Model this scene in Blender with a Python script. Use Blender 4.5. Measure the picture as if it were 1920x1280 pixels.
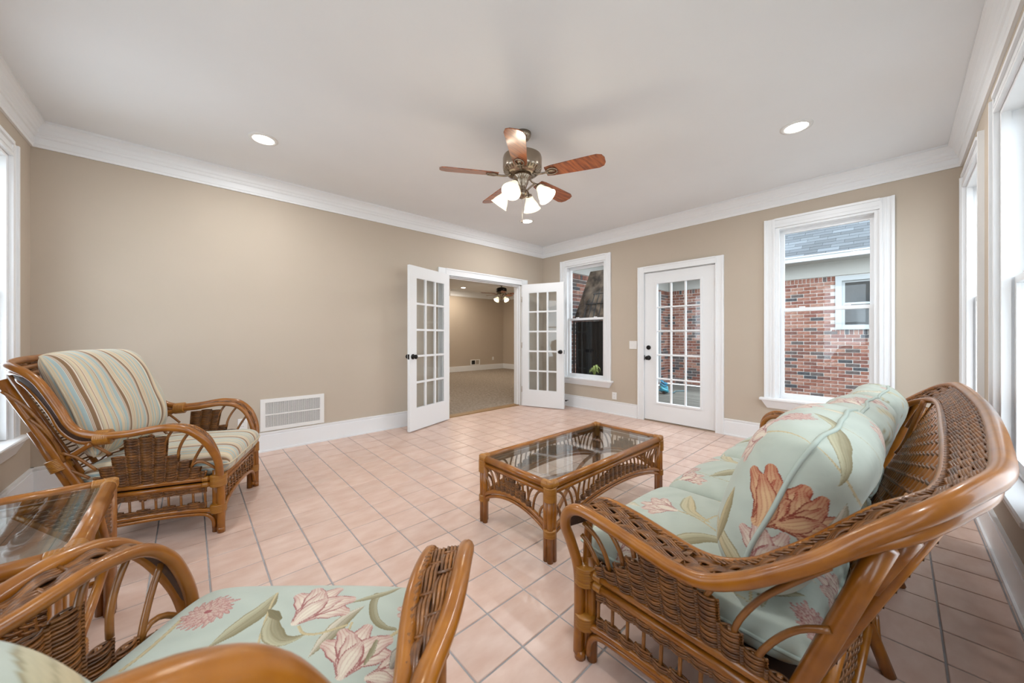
import bpy, math, random
import numpy as np
from mathutils import Matrix, Vector

for o in list(bpy.data.objects): bpy.data.objects.remove(o)
SC = bpy.context.scene
COL = SC.collection
PI = math.pi

# ------------------------------------------------------------------ camera
H = 1.14; FPX = 661.52; YAW = 0.830247; CY = 630.86
cd = bpy.data.cameras.new('camera'); cam = bpy.data.objects.new('camera', cd); COL.objects.link(cam)
cam.location = (0, 0, H); cam.rotation_euler = (PI/2, 0, YAW-PI/2)
cd.sensor_fit = 'HORIZONTAL'; cd.sensor_width = 36; cd.lens = FPX/1920*36
cd.shift_y = (CY-640)/1920; cd.clip_start = 0.02; cd.clip_end = 200
cd.dof.use_dof = True; cd.dof.focus_distance = 2.3; cd.dof.aperture_fstop = 5.0
SC.camera = cam

# ------------------------------------------------------------------ sky, lights, exposure
SC.view_settings.view_transform = 'Standard'; SC.view_settings.look = 'None'
SC.view_settings.gamma = 1.0; SC.view_settings.use_curve_mapping = False
SC.view_settings.exposure = 0.74
WORLD = 3.3; DOWN = 8.0; DOWN2 = 12.0; SHADE = 0.5; BULB = 2.4
w = bpy.data.worlds.new('overcast_sky'); SC.world = w; w.use_nodes = True
bg = w.node_tree.nodes['Background']; bg.inputs[0].default_value = (0.82, 0.91, 1.0, 1); bg.inputs[1].default_value = WORLD

def lamp(name, kind, loc, energy, color=(.97, .985, 1), size=.1, spot=None, rot=(0, 0, 0), shape=None, size_y=None):
    l = bpy.data.lights.new(name, kind); l.energy = energy; l.color = color
    if kind == 'AREA':
        l.size = size
        if shape: l.shape = shape
        if size_y: l.shape = 'RECTANGLE'; l.size_y = size_y
    else:
        l.shadow_soft_size = size
    if spot: l.spot_size = spot; l.spot_blend = .8
    o = bpy.data.objects.new(name, l); COL.objects.link(o); o.location = loc; o.rotation_euler = rot
    return o

# room planes
A = 4.239; B = 4.613; C = -.353; D = -.851; CEIL = 2.70; CROWN = 2.518
DOWNLIGHTS = [(.43, 3.38), (3.36, 3.38), (3.33, .51), (.43, .51)]
for i, (x, y) in enumerate(DOWNLIGHTS):
    lamp('downlight_and_fill_lamp', 'AREA', (x, y, CEIL-.012), DOWN, size=.15, shape='DISK')
for x, y in ((6.1, 8.85), (3.2, 8.4), (6.6, 6.0), (3.3, 5.6)):  # first sits in a fixture, the rest are added to brighten the carpeted room
    lamp('downlight_and_fill_lamp', 'AREA', (x, y, 2.605), DOWN2, color=(1, .88, .74), size=.15, shape='DISK')

# ------------------------------------------------------------------ helpers
def lin(r, g=None, b=None):
    if g is None: r, g, b = r
    f = lambda c: (c/255/12.92) if c/255 <= .04045 else ((c/255+.055)/1.055)**2.4
    return (f(r), f(g), f(b), 1)

class MB:
    """collects geometry, then becomes one mesh object"""
    def __init__(s): s.v = []; s.f = []; s.n = 0
    def add(s, v, f):
        v = np.asarray(v, float).reshape(-1, 3)
        s.v.append(v); k = s.n
        s.f.extend([tuple(i+k for i in q) for q in f]); s.n += len(v); return s
    def box(s, x0, x1, y0, y1, z0, z1):
        v = [(x, y, z) for x in (x0, x1) for y in (y0, y1) for z in (z0, z1)]
        return s.add(v, [(0, 1, 3, 2), (4, 6, 7, 5), (0, 4, 5, 1), (2, 3, 7, 6), (0, 2, 6, 4), (1, 5, 7, 3)])
    def bbox(s, x0, x1, y0, y1, z0, z1, b):
        """box with chamfered edges"""
        return s.obox((( x0+x1)/2, (y0+y1)/2, (z0+z1)/2), (1, 0, 0), (0, 1, 0), (0, 0, 1), (x1-x0)/2, (y1-y0)/2, (z1-z0)/2, b)
    def obox(s, c, ex, ey, ez, a, b, h, ch=0):
        c, ex, ey, ez = (np.asarray(q, float) for q in (c, ex, ey, ez))
        if not ch:
            v = [c+ex*a*i+ey*b*j+ez*h*k for i in (-1, 1) for j in (-1, 1) for k in (-1, 1)]
            return s.add(v, [(0, 1, 3, 2), (4, 6, 7, 5), (0, 4, 5, 1), (2, 3, 7, 6), (0, 2, 6, 4), (1, 5, 7, 3)])
        v = []; idx = {}
        for i in (-1, 1):
            for j in (-1, 1):
                for k in (-1, 1):
                    for ax in range(3):
                        p = [i*(a-(ch if ax != 0 else 0)), j*(b-(ch if ax != 1 else 0)), k*(h-(ch if ax != 2 else 0))]
                        idx[i, j, k, ax] = len(v); v.append(c+ex*p[0]+ey*p[1]+ez*p[2])
        f = []
        q4 = [(-1, -1), (1, -1), (1, 1), (-1, 1)]
        for sg in (-1, 1):
            o = q4 if sg > 0 else q4[::-1]
            f.append([idx[sg, p, q, 0] for p, q in o]); f.append([idx[q, sg, p, 1] for p, q in o]); f.append([idx[p, q, sg, 2] for p, q in o])
        for p in (-1, 1):
            for q in (-1, 1):
                fl = 1 if p*q > 0 else -1
                e = [idx[p, q, -1, 0], idx[p, q, -1, 1], idx[p, q, 1, 1], idx[p, q, 1, 0]]; f.append(e[::fl])
                e = [idx[-1, p, q, 1], idx[-1, p, q, 2], idx[1, p, q, 2], idx[1, p, q, 1]]; f.append(e[::fl])
                e = [idx[q, -1, p, 2], idx[q, -1, p, 0], idx[q, 1, p, 0], idx[q, 1, p, 2]]; f.append(e[::fl])
        for i in (-1, 1):
            for j in (-1, 1):
                for k in (-1, 1):
                    e = [idx[i, j, k, 0], idx[i, j, k, 1], idx[i, j, k, 2]]; f.append(e if i*j*k > 0 else e[::-1])
        return s.add(v, f)
    def tube(s, P, r, sides=8, closed=False, caps=True):
        P = np.asarray(P, float); m = len(P)
        R = np.full(m, r) if np.isscalar(r) else np.asarray(r, float)
        if closed: T = np.roll(P, -1, 0)-np.roll(P, 1, 0)
        else: T = np.gradient(P, axis=0)
        T /= np.linalg.norm(T, axis=1)[:, None]+1e-12
        n = np.cross(T[0], (0, 0, 1) if abs(T[0][2]) < .9 else (1, 0, 0)); n /= np.linalg.norm(n)
        N = [n]
        for i in range(1, m):
            n = n-T[i]*np.dot(n, T[i]); n /= np.linalg.norm(n)+1e-12; N.append(n)
        N = np.array(N); Bn = np.cross(T, N)
        a = np.arange(sides)*2*PI/sides
        V = P[:, None]+R[:, None, None]*(np.cos(a)[None, :, None]*N[:, None]+np.sin(a)[None, :, None]*Bn[:, None])
        f = []
        for i in range(m if closed else m-1):
            i2 = (i+1) % m
            for j in range(sides):
                j2 = (j+1) % sides
                f.append((i*sides+j, i*sides+j2, i2*sides+j2, i2*sides+j))
        if caps and not closed:
            f.append(tuple(range(sides))[::-1]); f.append(tuple((m-1)*sides+j for j in range(sides)))
        return s.add(V.reshape(-1, 3), f)
    def lathe(s, prof, c=(0, 0, 0), n=20, M=None, cap=True):
        a = np.arange(n)*2*PI/n; prof = np.asarray(prof, float)
        V = np.stack([prof[:, 0, None]*np.cos(a), prof[:, 0, None]*np.sin(a), np.repeat(prof[:, 1, None], n, 1)], -1).reshape(-1, 3)
        if M is not None: V = V@np.array(M.to_3x3()).T
        V = V+np.asarray(c); m = len(prof)
        f = [(i*n+j, i*n+(j+1) % n, (i+1)*n+(j+1) % n, (i+1)*n+j) for i in range(m-1) for j in range(n)]
        if cap: f.append(tuple(range(n))[::-1]); f.append(tuple((m-1)*n+j for j in range(n)))
        return s.add(V, f)
    def grid(s, V, flip=False):
        V = np.asarray(V); m, n = V.shape[:2]
        i = np.arange(m-1)[:, None]*n+np.arange(n-1)[None]
        q = np.stack([i, i+1, i+n+1, i+n], -1).reshape(-1, 4)
        if flip: q = q[:, ::-1]
        return s.add(V.reshape(-1, 3), [tuple(t) for t in q.tolist()])
    def ribbons(s, P, N, r, sides=4):
        """many thin strands at once: P, N are (rows, M, 3)"""
        P = np.asarray(P); N = np.asarray(N)
        T = np.gradient(P, axis=1); T /= np.linalg.norm(T, axis=2)[..., None]+1e-12
        Bn = np.cross(T, N); Bn /= np.linalg.norm(Bn, axis=2)[..., None]+1e-12
        N = np.cross(Bn, T)
        a = np.arange(sides)*2*PI/sides+.4
        V = P[:, :, None]+r*(np.cos(a)[:, None]*N[:, :, None]+np.sin(a)[:, None]*Bn[:, :, None])
        R, M = P.shape[:2]
        base = (np.arange(R)[:, None]*M+np.arange(M-1)[None])[..., None]*sides
        j = np.arange(sides); j2 = (j+1) % sides
        q = np.stack([base+j, base+j2, base+sides+j2, base+sides+j], -1).reshape(-1, 4)
        return s.add(V.reshape(-1, 3), [tuple(t) for t in q.tolist()])
    def mesh(s, name):
        me = bpy.data.meshes.new(name)
        me.from_pydata(np.concatenate(s.v).tolist(), [], s.f); me.update(); return me
    def build(s, name, mat, parent=None, smooth=False, kind=None):
        return obj(name, s.mesh(name), mat, parent, smooth, kind)

def obj(name, me, mat, parent=None, smooth=False, kind=None):
    o = bpy.data.objects.new(name, me); COL.objects.link(o)
    if mat and not me.materials: me.materials.append(mat)
    if smooth: me.polygons.foreach_set('use_smooth', [True]*len(me.polygons))
    if smooth == 'auto':
        try: me.set_sharp_from_angle(angle=.6)
        except Exception: pass
    if parent: o.parent = parent
    if kind: o['kind'] = kind
    return o
def empty(name, loc=(0, 0, 0), rz=0, label=None, cat=None, group=None, kind=None):
    o = bpy.data.objects.new(name, None); COL.objects.link(o); o.empty_display_size = .05
    o.location = loc; o.rotation_euler = (0, 0, rz)
    return tag(o, label, cat, group, kind)
def tag(o, label=None, cat=None, group=None, kind=None):
    if label: o['label'] = label
    if cat: o['category'] = cat
    if group: o['group'] = group
    if kind: o['kind'] = kind
    return o
def tree_copy(root):
    r = root.copy(); COL.objects.link(r)
    for ch in root.children:
        c = ch.copy(); COL.objects.link(c); c.parent = r
        for g in ch.children:
            d = g.copy(); COL.objects.link(d); d.parent = c
    return r
def crom(P, step=.015):
    """smooth curve through the points, resampled evenly"""
    P = np.asarray(P, float); Q = np.vstack([2*P[0]-P[1], P, 2*P[-1]-P[-2]]); out = []
    for i in range(1, len(Q)-2):
        t = np.linspace(0, 1, 12, endpoint=False)[:, None]; p0, p1, p2, p3 = Q[i-1:i+3]
        out.append(.5*((2*p1)+(-p0+p2)*t+(2*p0-5*p1+4*p2-p3)*t**2+(-p0+3*p1-3*p2+p3)*t**3))
    out.append(P[-1:]); out = np.vstack(out)
    L = np.r_[0, np.cumsum(np.linalg.norm(np.diff(out, axis=0), axis=1))]
    n = max(3, int(L[-1]/step)+1); s = np.linspace(0, L[-1], n)
    return np.stack([np.interp(s, L, out[:, k]) for k in range(out.shape[1])], 1)
def seg(a, b, n=2): return np.linspace(a, b, n)

# ------------------------------------------------------------------ materials
def mat(name, col=(.8, .8, .8, 1), rough=.5, metal=0, coat=0, spec=.5, emit=None, es=0, sheen=0):
    m = bpy.data.materials.new(name); m.use_nodes = True; b = m.node_tree.nodes['Principled BSDF']
    b.inputs['Base Color'].default_value = col; b.inputs['Roughness'].default_value = rough; b.inputs['Metallic'].default_value = metal
    b.inputs['Coat Weight'].default_value = coat; b.inputs['Coat Roughness'].default_value = .12; b.inputs['Specular IOR Level'].default_value = spec
    b.inputs['Sheen Weight'].default_value = sheen
    if emit: b.inputs['Emission Color'].default_value = emit; b.inputs['Emission Strength'].default_value = es
    return m
def nodes(m): return m.node_tree.nodes, m.node_tree.links, m.node_tree.nodes['Principled BSDF']
def ramp(nd, stops, interp='LINEAR'):
    r = nd.new('ShaderNodeValToRGB'); r.color_ramp.interpolation = interp; e = r.color_ramp.elements
    while len(e) > 1: e.remove(e[-1])
    e[0].position = stops[0][0]; e[0].color = stops[0][1]
    for p, c in stops[1:]:
        x = e.new(p); x.color = c
    return r
def noisy(m, c0, c1, scale=(1, 1, 1), nscale=5, detail=4, bump=0, coord='Object', bscale=None, lo=.3, hi=.7):
    nd, lk, b = nodes(m)
    tc = nd.new('ShaderNodeTexCoord'); mp = nd.new('ShaderNodeMapping'); mp.inputs['Scale'].default_value = scale
    lk.new(tc.outputs[coord], mp.inputs[0])
    n = nd.new('ShaderNodeTexNoise'); n.inputs['Scale'].default_value = nscale; n.inputs['Detail'].default_value = detail
    lk.new(mp.outputs[0], n.inputs['Vector'])
    r = ramp(nd, [(lo, c0), (hi, c1)]); lk.new(n.outputs['Fac'], r.inputs[0]); lk.new(r.outputs[0], b.inputs['Base Color'])
    if bump:
        n2 = nd.new('ShaderNodeTexNoise'); n2.inputs['Scale'].default_value = bscale or nscale*8; n2.inputs['Detail'].default_value = 2
        lk.new(mp.outputs[0], n2.inputs['Vector'])
        bp = nd.new('ShaderNodeBump'); bp.inputs['Strength'].default_value = bump; bp.inputs['Distance'].default_value = .004
        lk.new(n2.outputs['Fac'], bp.inputs['Height']); lk.new(bp.outputs[0], b.inputs['Normal'])
    return m
def jitter(m, amount=.12, island=False):
    """small brightness change from piece to piece"""
    nd, lk, b = nodes(m)
    src = b.inputs['Base Color'].links[0].from_socket if b.inputs['Base Color'].links else None
    hs = nd.new('ShaderNodeHueSaturation')
    if src: lk.new(src, hs.inputs['Color'])
    else: hs.inputs['Color'].default_value = b.inputs['Base Color'].default_value
    if island: g = nd.new('ShaderNodeNewGeometry'); so = g.outputs['Random Per Island']
    else: g = nd.new('ShaderNodeObjectInfo'); so = g.outputs['Random']
    mr = nd.new('ShaderNodeMapRange'); mr.inputs['To Min'].default_value = 1-amount; mr.inputs['To Max'].default_value = 1+amount
    lk.new(so, mr.inputs[0]); lk.new(mr.outputs[0], hs.inputs['Value']); lk.new(hs.outputs[0], b.inputs['Base Color'])
    return m
M = {}
M['wall'] = noisy(mat('beige_paint', rough=.75, spec=.25), (.515, .44, .355, 1), (.535, .455, .37, 1), nscale=2, bump=.05, bscale=160)
M['ceiling'] = noisy(mat('ceiling_paint', rough=.9, spec=.2), (.81, .82, .83, 1), (.84, .85, .86, 1), nscale=1.5, bump=.05, bscale=120)
M['trim'] = mat('white_trim_paint', (.85, .86, .87, 1), .35, spec=.4)
M['doorwhite'] = mat('white_door_paint', (.83, .84, .85, 1), .35, spec=.4)
M['vinyl'] = mat('white_vinyl', (.84, .85, .86, 1), .3)
TILE = ((.60, .40, .315, 1), (.72, .545, .465, 1))
def tilemat(name, island):
    m = noisy(mat(name, rough=.30, spec=.5), *TILE, scale=(1.7, 3.4, 1), nscale=4, detail=6, lo=.28, hi=.74)
    nd, lk, b = nodes(m)
    tc = nd.new('ShaderNodeTexCoord'); n = nd.new('ShaderNodeTexNoise'); n.inputs['Scale'].default_value = 26
    lk.new(tc.outputs['Object'], n.inputs['Vector'])
    bp = nd.new('ShaderNodeBump'); bp.inputs['Strength'].default_value = .12; bp.inputs['Distance'].default_value = .003
    lk.new(n.outputs['Fac'], bp.inputs['Height']); lk.new(bp.outputs[0], b.inputs['Normal'])
    if not island:
        # shift the glaze pattern from tile to tile
        oi = nd.new('ShaderNodeObjectInfo'); ad = nd.new('ShaderNodeVectorMath'); ad.operation = 'ADD'
        sc = nd.new('ShaderNodeVectorMath'); sc.operation = 'SCALE'; sc.inputs['Scale'].default_value = 1.0
        lk.new(oi.outputs['Location'], sc.inputs[0])
        mp = [x for x in nd if x.type == 'MAPPING'][0]
        t0 = mp.inputs[0].links[0].from_socket
        lk.new(t0, ad.inputs[0]); lk.new(sc.outputs[0], ad.inputs[1]); lk.new(ad.outputs[0], mp.inputs[0])
    return jitter(m, .045, island)
M['tile'] = tilemat('terracotta_tile', False); M['tile_far'] = tilemat('terracotta_tile_joined', True)
M['grout'] = noisy(mat('grout', rough=.9), (.30, .29, .29, 1), (.40, .39, .39, 1), nscale=20)
M['rattan'] = noisy(mat('rattan_pole', rough=.30, coat=.35), (.21, .063, .004, 1), (.34, .118, .008, 1), scale=(6, 6, 6), nscale=2.2, detail=5)
M['rib'] = noisy(mat('rattan_rib', rough=.35, coat=.4), (.17, .056, .007, 1), (.28, .105, .014, 1), scale=(8, 8, 8), nscale=2)
M['wicker'] = jitter(noisy(mat('wicker_strand', rough=.42, coat=.25), (.09, .030, .006, 1), (.25, .092, .015, 1), scale=(9, 9, 9), nscale=3), .3, True)
M['shade_and_deck'] = mat('gap_shade_and_deck', (.045, .018, .008, 1), .7)
M['binding'] = noisy(mat('cane_binding', rough=.4, coat=.3), (.27, .095, .007, 1), (.38, .155, .014, 1), scale=(1, 1, 60), nscale=4)
M['bronze'] = mat('dark_bronze', (.012, .010, .009, 1), .3, metal=.6)
M['nickel'] = mat('antique_metal', (.33, .27, .21, 1), .22, metal=1)
M['hinge'] = mat('hinge_metal', (.45, .38, .3, 1), .35, metal=1)
M['blade'] = noisy(mat('walnut_blade', rough=.3, coat=.4), (.10, .018, .006, 1), (.40, .12, .035, 1), scale=(3, 26, 3), nscale=2.2, detail=6)
M['shade'] = mat('frosted_shade', (.95, .9, .8, 1), .4, emit=(1, .88, .60, 1), es=SHADE)
M['lens'] = mat('downlight_lens', (1, 1, 1, 1), .4, emit=(1, .95, .88, 1), es=9)
M['plate'] = mat('white_plastic', (.82, .81, .79, 1), .3)
M['black'] = mat('black_void', (.01, .01, .01, 1), .6)
M['slot'] = mat('dark_slot', (.03, .03, .03, 1), .6)
M['oak'] = noisy(mat('oak_threshold', rough=.4), (.20, .10, .03, 1), (.36, .20, .07, 1), scale=(2, 30, 2), nscale=2)
M['carpet'] = noisy(mat('beige_carpet', rough=1, spec=0), (.25, .205, .165, 1), (.42, .36, .30, 1), nscale=26, detail=8, bump=.8, bscale=240)
def glassmat(name, tint=(1, 1, 1, 1), gl=1.0, rough=0.0):
    m = bpy.data.materials.new(name); m.use_nodes = True; nd = m.node_tree.nodes; lk = m.node_tree.links
    nd.remove(nd['Principled BSDF']); out = nd['Material Output']
    t = nd.new('ShaderNodeBsdfTransparent'); t.inputs[0].default_value = tint
    g = nd.new('ShaderNodeBsdfGlossy'); g.inputs['Roughness'].default_value = rough
    lw = nd.new('ShaderNodeLayerWeight'); lw.inputs[0].default_value = .5
    pw = nd.new('ShaderNodeMath'); pw.operation = 'POWER'; pw.inputs[1].default_value = 5; lk.new(lw.outputs['Facing'], pw.inputs[0])
    mu = nd.new('ShaderNodeMath'); mu.operation = 'MULTIPLY_ADD'; mu.inputs[1].default_value = .9*gl; mu.inputs[2].default_value = .035*gl; lk.new(pw.outputs[0], mu.inputs[0])
    mx = nd.new('ShaderNodeMixShader'); lk.new(mu.outputs[0], mx.inputs[0]); lk.new(t.outputs[0], mx.inputs[1]); lk.new(g.outputs[0], mx.inputs[2])
    lk.new(mx.outputs[0], out.inputs[0]); return m
M['glass'] = glassmat('window_glass', (.97, .98, .98, 1), .8)
M['tglass'] = glassmat('table_glass', (.88, .92, .91, 1), 1.3)
M['doorglass'] = glassmat('door_pane_glass', (.93, .94, .94, 1), 1.0)

# ================================================================== ROOM SHELL
TH = .14
FR = {'A': ((0, A, 0), 0), 'B': ((B, 0, 0), -PI/2), 'C': ((0, C, 0), PI), 'D': ((D, 0, 0), PI/2)}
def along(wall, x, y): return {'A': x, 'B': -y, 'C': -x, 'D': y}[wall]
def wall(name, fr, a0, a1, z0, z1, holes, m=None, th=TH):
    b = MB(); xs = sorted({a0, a1, *[h[0] for h in holes], *[h[1] for h in holes]})
    for p, q in zip(xs, xs[1:]):
        hs = sorted([h for h in holes if h[0] <= p and h[1] >= q], key=lambda h: h[2]); z = z0
        for h in hs:
            if h[2] > z: b.box(p, q, 0, th, z, h[2])
            z = h[3]
        if z < z1: b.box(p, q, 0, th, z, z1)
    o = b.build(name, m or M['wall'], kind='structure'); o.location, o.rotation_euler = FR[fr][0], (0, 0, FR[fr][1]); return o
WO = .77/2; WZ0 = .47; WZ1 = 2.295                      # window opening
win = {'B': [3.349, .498], 'C': [4.025, 2.685, 1.345, .005], 'D': [3.434, 2.10, .77]}
def wholes(k): return [((along(k, c, c))-WO, along(k, c, c)+WO, WZ0, WZ1) for c in win[k]]
DOORY = (1.44, 2.372)
OPEN = (2.645, 4.067); OPZ = 1.995
wall('wall_left', 'A', D-TH, 8.47, -.06, CEIL, [(OPEN[0], OPEN[1], -.06, OPZ)])
wall('wall_far', 'B', -(A), -(C-TH), -.06, CEIL, wholes('B')+[(-DOORY[1], -DOORY[0], -.06, 2.02)])
wall('wall_right', 'C', -B, -(D-TH), -.06, CEIL, wholes('C'))
wall('wall_back', 'D', C, A, -.06, CEIL, wholes('D'))
MB().box(D-TH, B+TH, C-TH, A+TH, CEIL, CEIL+.15).build('ceiling', M['ceiling'], kind='structure')

# floor: bed of grout with square tiles laid on it
floor = MB().box(D-TH, B+TH, C-TH, A+.02, -.06, -.0035).build('floor', M['grout'], kind='structure')
TP = .209; TX0 = .488-TP*7; TY0 = 1.977-TP*12
cosv, sinv = math.cos(YAW), math.sin(YAW)
def depth(x, y): return x*cosv+y*sinv
def pix(x, y, z):
    d = depth(x, y); r = x*sinv-y*cosv
    return (960+FPX*r/d, CY-FPX*(z-H)/d, d) if d > .05 else (1e9, 1e9, d)
tl = []
for i in range(-2, 32):
    for j in range(-2, 32):
        x0, x1 = TX0+i*TP, TX0+(i+1)*TP; y0, y1 = TY0+j*TP, TY0+(j+1)*TP
        x0c, x1c, y0c, y1c = max(x0, D), min(x1, B), max(y0, C), min(y1, A)
        if x1c-x0c < .012 or y1c-y0c < .012: continue
        cx, cy = (x0c+x1c)/2, (y0c+y1c)/2; u, v, d = pix(cx, cy, 0)
        full = (x1c-x0c > TP-.001 and y1c-y0c > TP-.001)
        seen = d > .2 and -60 < u < 1980 and v < 1330
        # tiles lying wholly below the armchairs, tables or sofa seats show little
        area = (x1c-x0c)*(y1c-y0c)*H/d**3 if seen else 0
        for bx0, bx1, by0, by1 in ((1.15, 3.1, -.1, .55), (-.8, -.3, 1.6, 2.1), (-.4, .2, 2.7, 3.5)):
            if bx0 < cx < bx1 and by0 < cy < by1: area *= .05
        tl.append((area, x0c, x1c, y0c, y1c, full))
tl.sort(reverse=True)
G = .0032
tm = MB().bbox(-TP/2+G, TP/2-G, -TP/2+G, TP/2-G, -.012, 0, .0022).mesh('tile')
jm = MB()
for k, (ar, x0, x1, y0, y1, full) in enumerate(tl):
    if k < 300 and ar > 0:
        if full: me = tm
        else:
            hx, hy = (x1-x0)/2-G, (y1-y0)/2-G
            me = MB().bbox(-hx, hx, -hy, hy, -.012, 0, .0022).mesh('tile')
        o = obj('tile', me, M['tile'], floor); o.location = ((x0+x1)/2, (y0+y1)/2, 0)
    else:
        jm.box(x0+G, x1-G, y0+G, y1-G, -.012, 0)
jm.build('tile_field', M['tile_far'], floor, kind='stuff')

# crown moulding, mitred at the corners
CP = [(0, CROWN), (.014, CROWN), (.018, CROWN+.016), (.022, CROWN+.022), (.022, CROWN+.068), (.030, CROWN+.074), (.034, CROWN+.084), (.034, CROWN+.094),
      (.042, CROWN+.104), (.046, CROWN+.124), (.058, CROWN+.146), (.072, CROWN+.160), (.080, CROWN+.164), (.080, CEIL)]
def corners(p): return [(D+p, A-p), (B-p, A-p), (B-p, C+p), (D+p, C+p)]
for k in range(4):
    V = np.array([[(*corners(p)[k], z) for p, z in CP], [(*corners(p)[(k+1) % 4], z) for p, z in CP]])
    MB().grid(V).build('trim_%d' % (k+1), M['trim'], kind='structure')
# baseboards
BH = .19
def baseboard(name, fr, runs):
    b = MB()
    for a0, a1 in runs:
        b.box(a0, a1, -.016, 0, 0, BH-.03); b.box(a0, a1, -.012, 0, BH-.03, BH-.012); b.box(a0, a1, -.017, 0, BH-.012, BH)
        b.box(a0, a1, -.026, -.016, 0, .016)
    o = b.build(name, M['trim'], kind='structure'); o.location, o.rotation_euler = FR[fr][0], (0, 0, FR[fr][1])
baseboard('baseboard_left', 'A', [(D, 2.503), (4.209, B)])
baseboard('baseboard_far', 'B', [(-A, -2.446), (-1.378, -C)])
baseboard('baseboard_right', 'C', [(-B, -D)])
baseboard('baseboard_back', 'D', [(C, A)])

# ---- windows: double hung sash, moulded casing, stool and apron
def pane(parent, x0, x1, z0, z1, y, m=None, name='pane'):
    return MB().box(x0, x1, y-.002, y+.002, z0, z1).build(name, m or M['glass'], parent)
def window(n, fr, c):
    a = along(fr, c, c); loc, rz = FR[fr]
    r = empty('window_%d' % n, (loc[0]+a*math.cos(rz), loc[1]+a*math.sin(rz), 0), rz, kind='structure')
    OW = .48
    cs = MB()
    for s in (-1, 1):
        for q_, (x0, x1, t) in enumerate(((WO+.004, OW-.014, .014), (OW-.02, OW, .026), (WO, WO+.018, .020), (WO+.03, WO+.045, .018))):
            lo, hi = sorted((s*x0, s*x1)); cs.box(lo, hi, -t, -.0002*q_, WZ0-.01-.0003*q_, 2.39-.0004*q_)
    for q_, (z0, z1, t) in enumerate(((WZ1+.004, 2.376, .0145), (2.37, 2.3908, .0265), (WZ1, WZ1+.018, .0205), (WZ1+.03, WZ1+.045, .0185))):
        cs.box(-WO-.001*(q_+2), WO+.001*(q_+2), -t, -.0003*q_-.0001, z0, z1)
    cs.build('casing', M['trim'], r)
    j = MB()
    for s in (-1, 1):
        lo, hi = sorted((s*(WO-.022), s*WO)); j.box(lo, hi, 0, TH, WZ0, WZ1)
    j.box(-WO+.022, WO-.022, 0, TH, WZ1-.022, WZ1); j.box(-WO+.022, WO-.022, .03, TH+.02, WZ0, WZ0+.02)
    for s in (-1, 1):
        for y0, y1, k in ((.0, .03, .034), (.072, .080, .030)):
            lo, hi = sorted((s*(WO-k), s*(WO-.022))); j.box(lo, hi, y0, y1, WZ0+.02, WZ1-.022)
    j.build('jamb', M['trim'], r)
    st = MB().bbox(-.52, .52, -.062, .03, WZ0-.012, WZ0+.016, .006); st.build('stool', M['trim'], r)
    ap = MB(); V = [(s*x, y, z) for s in (-1, 1) for x, y, z in ((.50, 0, WZ0-.012), (.50, -.050, WZ0-.012), (.475, -.030, WZ0-.06), (.455, -.014, WZ0-.095), (.455, 0, WZ0-.095))]
    ap.add(V, [(0, 1, 6, 5), (1, 2, 7, 6), (2, 3, 8, 7), (3, 4, 9, 8), (4, 3, 2, 1, 0), (5, 6, 7, 8, 9)]); ap.build('apron', M['trim'], r)
    for nm, y0, y1, z0, z1, sw in (('upper_sash', .082, .112, 1.405, WZ1-.022, .042), ('lower_sash', .040, .070, WZ0+.02, 1.440, .046)):
        e = WO-.022; s = MB()
        s.box(-e, -e+sw, y0, y1, z0, z1); s.box(e-sw, e, y0, y1, z0, z1)
        s.box(-e+sw, e-sw, y0, y1, z1-(.035 if nm[0] == 'l' else .038), z1); s.box(-e+sw, e-sw, y0, y1, z0, z0+(.035 if nm[0] == 'u' else .05))
        so = s.build(nm, M['vinyl'], r); pane(so, -e+sw, e-sw, z0+.03, z1-.03, (y0+y1)/2)
        if nm[0] == 'l':
            for x in (-.17, .17): MB().bbox(x-.025, x+.025, y0, y1-.004, z1, z1+.012, .004).build('sash_lock', M['vinyl'], so)
    return r
k = 1
for fr in 'BCD':
    for c in win[fr]: window(k, fr, c); k += 1
# daylight enters only here: help the sampler find the openings
def portal(loc, rot, sx, sy):
    l = bpy.data.lights.new('daylight_portal', 'AREA'); l.shape = 'RECTANGLE'; l.size = sx; l.size_y = sy; l.cycles.is_portal = True
    o = bpy.data.objects.new('daylight_portal', l); COL.objects.link(o); o.location = loc; o.rotation_euler = rot
for c in win['C']: portal((c, C-TH-.03, 1.38), (-PI/2, 0, 0), .77, 1.83)
for c in win['D']: portal((D-TH-.03, c, 1.38), (PI/2, 0, -PI/2), .77, 1.83)
for c in win['B']: portal((B+TH+.03, c, 1.38), (PI/2, 0, PI/2), .77, 1.83)

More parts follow.
